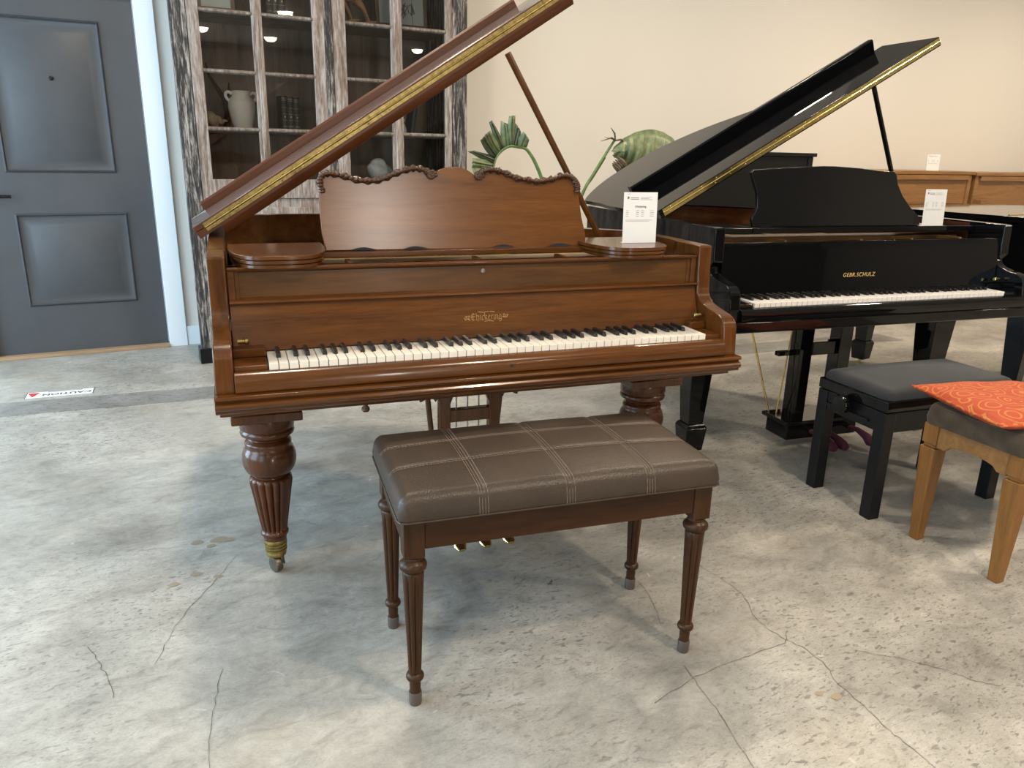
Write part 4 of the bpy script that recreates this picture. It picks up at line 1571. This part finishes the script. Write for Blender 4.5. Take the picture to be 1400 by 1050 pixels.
def cabinet():
    root = thing('display_cabinet', 'tall weathered wooden display cabinet with chipped paint and two glazed doors', 'cabinet', (0, 0, 0))
    mb = MB()
    mb.box(CX0 + .075, CX0 + .105, CY + .03, CYB, 0.06, CH).box(CX1 - .105, CX1 - .075, CY + .03, CYB, 0.06, CH)
    mb.box(CX0 + .105, CX1 - .105, CY + .05, CYB, CH - .03, CH).box(CX0 + .105, CX1 - .105, CY + .05, CYB, .06, .10)
    mb.build('carcass', post_mat, root)
    MB().box(CX0 + .105, CX1 - .105, CYB - .02, CYB, .10, CH - .03).build('back_panel', cab_inside, root)
    for z in SHELVES + (.55,):
        MB().box(CX0 + .106, CX1 - .106, CY + .05, CYB - .021, z - .022, z).build('shelf', cab_inside, root)
    mb = MB()
    mb.box(CX0, .460, CY, CY + .05, .045, CH).box(1.982, CX1, CY, CY + .05, .045, CH)
    mb.box(1.193, 1.239, CY - .006, CY + .05, .045, CH)
    mb.box(.460, 1.982, CY, CY + .05, 2.62, CH).box(.460, 1.982, CY, CY + .05, .045, .14)
    mb.build('face_frame', post_mat, root, .004)
    for (x0, x1) in ((CX0 - .012, .455), (1.985, CX1 + .012), (1.17, 1.26)):
        MB().box(x0, x1, CY - .014, CY + .10, .0, .09).build('foot', metal_black, root, .004)
    mb = MB()
    mb.prism([(CY - .05, CH + .04), (CY - .05, CH + .08), (CYB, CH + .08), (CYB, CH), (CY, CH)], 'x', CX0 - .02, CX1 + .02)
    mb.build('cornice', stile_mat, root, .004)
    for d, (x0, x1) in enumerate(DOORS):
        c = COLS[d]
        z0, z1 = .145, 2.615
        mb = MB()
        mb.box(x0, c[0][0], CY - .004, CY + .032, z0, z1).box(c[1][1], x1, CY - .004, CY + .032, z0, z1)
        mb.box(c[0][0], c[1][1], CY - .004, CY + .032, 2.54, z1)
        mb.box(c[0][0], c[1][1], CY - .004, CY + .032, .955, 1.063)
        mb.box(c[0][0], c[1][1], CY - .004, CY + .032, z0, .24)
        mb.box(c[0][1], c[1][0], CY - .006, CY + .028, 1.063, 2.54)
        mb.box(c[0][1] + .018, c[1][0] - .018, CY - .013, CY, 1.063, 2.54)
        dr = mb.build('door', stile_mat, root, .003)
        for r in range(len(ROWS) - 1):
            for (a, b) in c:
                MB().prism([(CY - .010, ROWS[r][1] + .004), (CY - .010, ROWS[r + 1][0] - .004), (CY + .004, ROWS[r + 1][0] + .002), (CY + .024, ROWS[r + 1][0] + .002), (CY + .024, ROWS[r][1] - .002), (CY + .004, ROWS[r][1] - .002)], 'x', a - .004, b + .004).build('muntin', muntin_mat, dr, .002)
        mb = MB()
        for (a, b) in c:
            for (za, zb) in ROWS:
                mb.box(a - .002, b + .002, CY + .010, CY + .0125, za - .002, zb + .002)
        mb.build('glass', glass, dr)
        mb = MB().box(c[0][0], c[1][1], CY + .008, CY + .022, .24, .955)
        mb.box(c[0][0] + .05, c[1][1] - .05, CY + .000, CY + .010, .29, .905)
        mb.build('lower_panel', stile_mat, dr, .006)
    return root


cabinet()

# things on the cabinet shelves
E = .0015
S1, S2, S3 = SHELVES[0], SHELVES[1], SHELVES[2]


def jug():
    root = thing('two_handled_jar', 'cream ceramic jar with two small ear handles on the cabinet shelf', 'jar', (.735, 4.93, S2 + E))
    pr = [(.045, .205), (.048, .211), (.052, .210), (.054, .204), (.050, .198), (.047, .190), (.052, .180), (.066, .166), (.074, .150), (.0765, .130), (.074, .105), (.068, .07), (.060, .035), (.053, .010), (.050, 0)]
    MB().lathe(pr, 40).build('body', ceramic, root, angle=60)
    for s in (-1, 1):
        pts = [(s * .050, 0, .192), (s * .066, 0, .203), (s * .081, 0, .198), (s * .086, 0, .182), (s * .078, 0, .165), (s * .068, 0, .155)]
        MB().tube([(p[0], p[1], p[2]) for p in smooth_path(pts, 4)], .0085, 10).build('handle', ceramic, root)


jug()


def book(label, x, y, z, w, d, h, mat, group, bands=True, tilt=0.0):
    root = thing('book', label, 'book', (x, y, z + E), 0, group)
    if tilt:
        root.rotation_euler = (0, math.radians(tilt), 0)
    mb = MB().box(0, .003, 0, d, 0, h).box(w - .003, w, 0, d, 0, h)
    k = [(w / 2 + w / 2 * math.cos(PI + PI * i / 10), .004 + .008 * math.sin(PI + PI * i / 10)) for i in range(11)]
    mb.prism(k + [(w, .006), (0, .006)], 'z', 0, h)
    mb.build('cover', mat, root)
    MB().box(.003, w - .003, .006, d - .004, .003, h - .004).build('pages', paper, root)
    if bands:
        mb = MB()
        for t in (.10, .13, .30, .48, .66, .86, .90, .93):
            zz = h * t - .0
            kk = [(w / 2 + (w / 2 + .0006) * math.cos(PI + PI * i / 10), .004 + .0087 * math.sin(PI + PI * i / 10)) for i in range(11)]
            mb.prism(kk + [(w, .006), (0, .006)], 'z', zz, zz + .0014)
        mb.ball((w / 2, -.004, h * .40), .005, .0012, .006, 10)
        mb.build('gilt_bands', plain('dull_gilt', (.42, .36, .26), .45, .5), root)
    return root


for k, nm in enumerate(('nearest the cream jar', 'in the middle of its three', 'farthest from the cream jar')):
    book('black gilt-banded book on the lower book shelf, %s' % nm, .955 + k * .036, 4.90, S2, .034, .14, .195 - .004 * k, book_black, 'gilt black books on the lower shelf')
for k, nm in enumerate(('left of its three', 'middle of its three', 'right of its three')):
    book('black gilt-banded book high in the cabinet, %s' % nm, .905 + k * .036, 4.90, S3, .034, .14, .20, book_black, 'gilt black books on the upper shelf')
book('dark blue book leaning in the right side of the cabinet', 1.765, 4.93, S2 + .004, .026, .12, .17, book_blue, None, False, 9)
root = thing('figurine', 'small pale figurine beside the leaning blue book', 'figurine', (1.715, 4.95, S2 + E))
mb = MB().lathe([(.012, .10), (.018, .092), (.019, .080), (.012, .070), (.022, .055), (.030, .03), (.032, 0)], 20)
mb.build('body', stone_mat, root, angle=60)


def shell():
    root = thing('conch_shell', 'tan spiral shell on the shelf left of the cream jar', 'shell', (.590, 4.93, S2 + .008))
    mb = MB()
    pts, rs = [], []
    for i in range(40):
        t = i / 39
        a = t * 5.2 * PI
        r = .042 * (1 - t) ** 1.2
        pts.append((-.045 + .105 * t, r * math.cos(a) * .55, .036 + r * math.sin(a) * .5))
        rs.append(.034 * (1 - t) + .003)
    mb.tube(pts, rs, 12)
    mb.build('whorls', plain('tan_shell', (.42, .31, .21), .6, var=.25, vscale=40), root, angle=70)


shell()


def driftwood():
    root = thing('driftwood', 'dark forked driftwood branch standing behind the cream jar', 'driftwood', (.66, 5.06, S2 + .004))
    mb = MB()
    mb.tube([(.0, 0, 0), (.01, 0, .08), (.0, .01, .17), (-.04, .01, .235), (-.075, .0, .29), (-.09, .0, .36)], [.022, .019, .016, .011, .008, .004], 10)
    mb.tube([(.0, .01, .15), (.03, .02, .21), (.035, .02, .26)], [.013, .009, .004], 8)
    mb.build('branch', branch_mat, root, angle=70)


driftwood()


def stone_head():
    root = thing('carved_stone', 'pale grey rounded stone carving on the lowest glazed shelf', 'sculpture', (1.565, 4.93, S1 + E))
    mb = MB()
    mb.ball((-.015, 0, .062), .082, .06, .062, 24)
    mb.ball((-.01, .0, .098), .055, .045, .046, 20)
    for v in mb.bm.verts:
        v.co.x += .012 * math.sin(v.co.z * 40)
        v.co.z = max(v.co.z, 0)
    mb.build('body', stone_mat, root, angle=80)


stone_head()


def carved_foot():
    """lower leg and hoof of a carved wooden animal"""
    root = thing('carved_animal', 'honey coloured carved wooden animal standing on the upper cabinet shelf', 'sculpture', (1.432, 4.88, S3 + .004))
    mb = MB()
    for (x, y, s) in ((.0, -.02, 1), (-.17, -.02, -1), (.0, .035, 1), (-.17, .035, -1)):
        mb.tube([(x - .02, y, .20), (x + .03, y, .15), (x + .055, y, .12), (x + .085, y, .06), (x + .10, y, .022)], [.04, .028, .019, .012, .012], 12)
        mb.tube([(x + .07, y, .014), (x + .11, y, .016), (x + .15, y, .018), (x + .172, y, .024)], [.010, .013, .011, .007], 10)
    mb.tube([(-.24, 0, .22), (-.15, 0, .235), (-.04, 0, .235), (.03, 0, .235), (.06, 0, .26)], [.03, .055, .056, .05, .035], 16)
    mb.tube([(.03, 0, .25), (.07, 0, .32), (.10, 0, .38)], [.04, .028, .022], 12)
    mb.tube([(.08, 0, .385), (.13, 0, .37), (.17, 0, .345)], [.026, .024, .014], 12)
    mb.tube([(-.23, 0, .23), (-.28, 0, .18), (-.29, 0, .10)], [.012, .010, .005], 8)
    for v in mb.bm.verts:
        v.co *= .62
    o = mb.build('body', carved_wood, root, angle=70)


carved_foot()


def picture(label, x, y, z, w, h, art):
    root = thing('framed_picture', label, 'picture', (x, y, z + .003))
    root.rotation_euler = (math.radians(-6), 0, 0)
    f = .022
    mb = MB().box(-w / 2, -w / 2 + f, 0, .018, 0, h).box(w / 2 - f, w / 2, 0, .018, 0, h).box(-w / 2 + f, w / 2 - f, 0, .018, 0, f).box(-w / 2 + f, w / 2 - f, 0, .018, h - f, h)
    mb.build('frame', frame_brown, root, .002)
    MB().box(-w / 2 + f, w / 2 - f, .006, .012, f, h - f).build('sheet', picture_mat, root)
    if art:
        mb = MB()
        for k in range(9):
            a = k * 2.4
            cx, cz = .03 + .03 * math.cos(a), h * .36 + .05 * math.sin(a * 1.3)
            mb.tube([(cx, .0055, cz), (cx + .025 * math.cos(a * 2), .0055, cz + .03 * math.sin(a)), (cx + .01, .0055, cz + .05)], .0028, 6)
        mb.build('ink_drawing', ink, root)
        MB().box(.068, .071, .0050, .0062, f, h - f).build('mount_line', ink, root)


picture('framed pale picture with dark ink drawing high in the right of the cabinet', 1.715, 4.90, S3, .33, .245, True)
picture('framed picture at the top left of the cabinet', .64, 4.93, S3, .20, .23, False)


# ------------------------------------------------------------------ palm
def leaf_tube(pts, r0, r1, name, root, mat=None):
    n = len(pts)
    sp = smooth_path(pts, 5)
    m = len(sp)
    return MB().tube(sp, [r0 + (r1 - r0) * i / (m - 1) for i in range(m)], 8).build(name, mat or stem_green, root, angle=70)


def palm():
    px, py = 2.52, 4.30
    root = thing('potted_palm', 'potted palm with two big fan leaves behind the pianos', 'plant', (px, py, 0))
    pr = [(.145, .34), (.165, .34), (.17, .33), (.165, .31), (.158, .29), (.13, .02), (.125, 0)]
    MB().lathe(pr, 36).build('pot', pot_mat, root, angle=50)
    MB().lathe([(.145, .325), (.05, .335)], 24).build('soil', soil_mat, root)
    arc = [(2.346, 1.07), (2.296, 1.176), (2.255, 1.235), (2.219, 1.267), (2.17, 1.274), (2.122, 1.278), (2.084, 1.264), (2.051, 1.239), (2.027, 1.206), (2.014, 1.161), (2.005, 1.119)]
    tips = [(2.223, 1.313), (2.212, 1.341), (2.182, 1.361), (2.143, 1.408), (2.113, 1.46), (2.1, 1.399), (2.052, 1.417), (1.996, 1.419), (1.978, 1.407), (1.96, 1.362), (1.927, 1.337), (1.896, 1.305), (1.873, 1.26), (1.86, 1.208), (1.855, 1.155), (1.897, 1.11), (1.88, 1.06)]
    ly = 4.2 - py

    def ap(t):
        t = max(0, min(.999, t)) * (len(arc) - 1)
        i = int(t)
        f = t - i
        return (arc[i][0] * (1 - f) + arc[i + 1][0] * f - px, arc[i][1] * (1 - f) + arc[i + 1][1] * f)
    # curved rib of the torn leaf
    stem = [(0.02, 0.0, .33), (-.02, -.02, .60), (-.09, -.06, .86), (2.346 - px, ly, 1.07)] + [(p[0] - px, ly, p[1]) for p in arc[1:]]
    lf = leaf_tube(stem, .013, .005, 'leaf', root)
    n = len(tips)
    cur = 0.20
    groups = [(0, .30, .40, 0, 1, 2), (1, .40, .50, 2, 3, 3), (2, .46, .50, 4, 4, 4), (3, .50, .62, 5, 6, 6), (4, .60, .66, 7, 8, 8), (5, .66, .74, 9, 9, 10), (6, .74, .80, 10, 11, 11), (7, .80, .86, 12, 12, 12), (8, .86, .93, 13, 13, 14), (9, .93, 1.0, 14, 15, 16)]
    r2 = random.Random(3)
    for g, t0, t1, i0, i1, i2 in groups:
        a, b = ap(t0), ap(t1)
        m = (ap((t0 + t1) / 2))
        ts = [tips[i0], tips[i1], tips[i2]]
        # three to four finger strips with a fold along the middle
        K = 7
        left, right = a, b
        V, Fc = [], []
        yo = r2.uniform(-.06, .04)
        ta, tb = ts[0], ts[2]
        if i0 == i2:
            ta = (ts[0][0] + .020, ts[0][1] - .012)
            tb = (ts[0][0] - .020, ts[0][1] - .016)
        for k in range(K + 1):
            s = k / K
            wv = math.sin(PI * min(1, s * 1.02) ** .8) * .010
            pa = (a[0] + (ta[0] - px - a[0]) * s, a[1] + (ta[1] - a[1]) * s)
            pb = (b[0] + (tb[0] - px - b[0]) * s, b[1] + (tb[1] - b[1]) * s)
            pm = ((pa[0] + pb[0]) / 2, (pa[1] + pb[1]) / 2)
            dx, dz = pb[0] - pa[0], pb[1] - pa[1]
            L = math.hypot(dx, dz) + 1e-6
            ux, uz = dx / L, dz / L
            yy = ly + yo * s * s - .012 * s
            pl = [(pa[0] - ux * wv, yy + .006, pa[1] - uz * wv), ((pa[0] * 2 + pb[0]) / 3, yy - .003, (pa[1] * 2 + pb[1]) / 3),
                  (pm[0], yy + .005, pm[1]), ((pa[0] + 2 * pb[0]) / 3, yy - .003, (pa[1] + 2 * pb[1]) / 3), (pb[0] + ux * wv, yy + .006, pb[1] + uz * wv)]
            V += pl
        for k in range(K):
            for c in range(4):
                Fc.append((k * 5 + c, k * 5 + c + 1, (k + 1) * 5 + c + 1, (k + 1) * 5 + c))
        bmx = MB().add(V, Fc)
        o = bmx.build('leaf_segment', leaf_dark if g in (1, 4, 6, 7) else leaf_green, lf, angle=50)
        sm = o.modifiers.new('thick', 'SOLIDIFY')
        sm.thickness = .0016
    # second leaf: a broad pleated fan on two stalks
    sy = 4.25 - py
    st = [(0.05, 0.02, .33), (.10, 0, .75), (2.663 - px, sy, .997), (2.743 - px, sy, 1.127), (2.823 - px, sy, 1.244), (2.884 - px, sy, 1.329)]
    l2 = leaf_tube(st, .012, .008, 'leaf', root)
    leaf_tube([(0.06, 0.05, .33), (.13, .04, .75), (2.69 - px, sy + .05, .99), (2.76 - px, sy + .04, 1.10), (2.835 - px, sy + .02, 1.225)], .010, .006, 'leaf_stalk', l2)
    up = [(2.862, 1.262), (2.902, 1.303), (2.956, 1.344), (3.027, 1.377), (3.105, 1.398), (3.18, 1.404), (3.252, 1.393), (3.32, 1.368), (3.372, 1.332), (3.41, 1.28)]
    lo = [(2.872, 1.255), (2.905, 1.225), (2.945, 1.190), (2.985, 1.165), (3.02, 1.12), (3.08, 1.10), (3.15, 1.10), (3.22, 1.12), (3.30, 1.16), (3.38, 1.22)]
    V, Fc = [], []
    us, ls = smooth_path(up, 5), smooth_path(lo, 5)
    K = 6
    for i in range(len(us)):
        for k in range(K + 1):
            s = k / K
            yy = sy + (.022 if (i // 3) % 2 else -.012) * (.25 + .75 * s) - .05 * math.sin(PI * s)
            V.append((us[i][0] * (1 - s) + ls[i][0] * s - px, yy, us[i][1] * (1 - s) + ls[i][1] * s))
    for i in range(len(us) - 1):
        for k in range(K):
            Fc.append((i * (K + 1) + k, i * (K + 1) + k + 1, (i + 1) * (K + 1) + k + 1, (i + 1) * (K + 1) + k))
    o = MB().add(V, Fc).build('leaf_blade', leaf_green, l2, angle=25)
    sm = o.modifiers.new('thick', 'SOLIDIFY')
    sm.thickness = .0016
    # withered curl and dry tips at the leaf joint
    mb = MB()
    for (a, b, c, r) in (((2.884, 1.329), (2.85, 1.345), (2.775, 1.322), .010), ((2.884, 1.329), (2.87, 1.37), (2.845, 1.405), .006), ((2.884, 1.329), (2.92, 1.335), (2.945, 1.325), .013), ((2.884, 1.329), (2.84, 1.34), (2.80, 1.345), .005)):
        mb.tube([(a[0] - px, sy - .01, a[1]), (b[0] - px, sy - .02, b[1]), (c[0] - px, sy - .01, c[1])], [r * .8, r, r * .3], 7, flat=.5)
    for k in range(9):
        a = k * .7
        x0, z0 = 2.905 + .018 * math.cos(a), 1.205 - .011 * k
        mb.tube([(x0 - px - .03, sy - .03, z0 + .03), (x0 - px, sy - .055, z0), (x0 - px + .035, sy - .03, z0 - .02), (x0 - px + .02, sy, z0 - .045)], [.008, .03, .026, .006], 7, flat=.4)
    mb.build('withered_sheath', dead_leaf, l2, angle=60)


palm()


# ------------------------------------------------------------------ uprights along the back wall
def upright(name, label, x0, x1, y0, y1, h, m, oak=False):
    root = thing(name, label, 'piano', (0, 0, 0))
    mb = MB().box(x0, x0 + .05, y0 + .05, y1, 0, h - .03).box(x1 - .05, x1, y0 + .05, y1, 0, h - .03)
    mb.box(x0 + .05, x1 - .05, y1 - .03, y1, .05, h - .03)
    mb.build('case', m, root, .004)
    MB().box(x0 - .02, x1 + .02, y0 + .03, y1 + .005, h - .03, h).build('top_lid', m, root, .005)
    MB().box(x0 + .05, x1 - .05, y0 + .06, y0 + .08, .82, h - .031).build('upper_panel', m, root, .002)
    MB().box(x0 + .05, x1 - .05, y0 + .08, y0 + .10, .10, .60).build('lower_panel', m, root, .002)
    MB().box(x0 + .004, x1 - .004, y0 - .20, y0 + .10, .60, .66).build('keybed', m, root, .003)
    MB().prism([(y0 - .17, .661), (y0 - .17, .74), (y0 - .12, .80), (y0 + .059, .82), (y0 + .059, .661)], 'x', x0 + .05, x1 - .05).build('keyboard_cover', m, root, .003)
    for x in (x0 + .004, x1 - .049):
        MB().box(x, x + .045, y0 - .19, y0 + .05, .66, .80).build('cheek', m, root, .01)
        MB().box(x, x + .045, y0 - .19, y0 - .14, 0.0, .60).build('leg', m, root, .004)
    if oak:
        MB().box(x0 + .06, x1 - .06, y0 + .035, y0 + .06, h - .075, h - .032).build('panel_ledge', m, root, .002)
        MB().box(x0 + .03, x0 + .20, y0 - .02, y0 + .06, .870, .905).build('desk_block', m, root, .002)
    return root


upright('upright_piano', 'dark upright piano standing against the cream wall behind the open black grand', 3.95, 5.27, 4.76, 5.245, 1.288, black_satin)
upright('upright_piano', 'oak upright piano with a price card standing on its top', 5.42, 7.21, 4.62, 5.22, 1.160, oak_x, True)
upright('upright_piano', 'oak upright piano at the right edge, with a small ledge block on its panel', 7.27, 9.05, 4.62, 5.22, 1.150, oak_x, True)


# ------------------------------------------------------------------ small things on the floor
def caution():
    root = thing('floor_sticker', 'white caution sticker stuck upside down on the floor before the dark door', 'sticker', (-.352, 4.420, .0), -4.0)
    k = [(-.155, -.055), (.155, -.055), (.155, .055), (-.155, .055)]
    MB().prism(k, 'z', .0003, .0013).build('sheet', paper, root)
    R = Matrix.Rotation(PI, 4, 'Z')
    text_mesh('sticker_text', 'CAUTION', .047, ink, root, R @ Matrix.Translation((-.032, .006, .0016)), depth=.0001, space=1.08, bold=.0018)
    mb = MB().prism([(.095, -.036), (.148, -.036), (.1215, .036)], 'z', .0014, .0022, M=R)
    mb.build('warning_triangle', red_ink, root)
    mb = MB()
    for z in (-.034, -.044):
        mb.box(-.10, .06, z - .002, z + .002, .0014, .0017, M=R)
    mb.build('fine_print', ink, root)
    mb = MB()
    for (a, b, c, d) in ((-.155, .155, -.055, -.051), (-.155, .155, .051, .055), (-.155, -.151, -.055, .055), (.151, .155, -.055, .055)):
        mb.box(a, b, c, d, .0013, .0016)
    mb.build('sticker_border', ink, root)


caution()
mb = MB()
mb.tube([(0, 0, .003), (.006, .004, .006), (.012, .003, .010)], [.002, .004, .002], 7, flat=.5)
mb.tube([(-.006, .002, .003), (.0, .002, .004), (.008, -.003, .003)], [.001, .004, .001], 7, flat=.5)
mb.tube([(.010, .004, .009), (.012, .008, .012)], [.003, .001], 6)
o = tag(mb.build('dead_leaf', dead_leaf, None), 'tiny withered brown leaf scrap on the concrete under the bench', 'leaf')
o.location = (1.044, 1.75, 0)
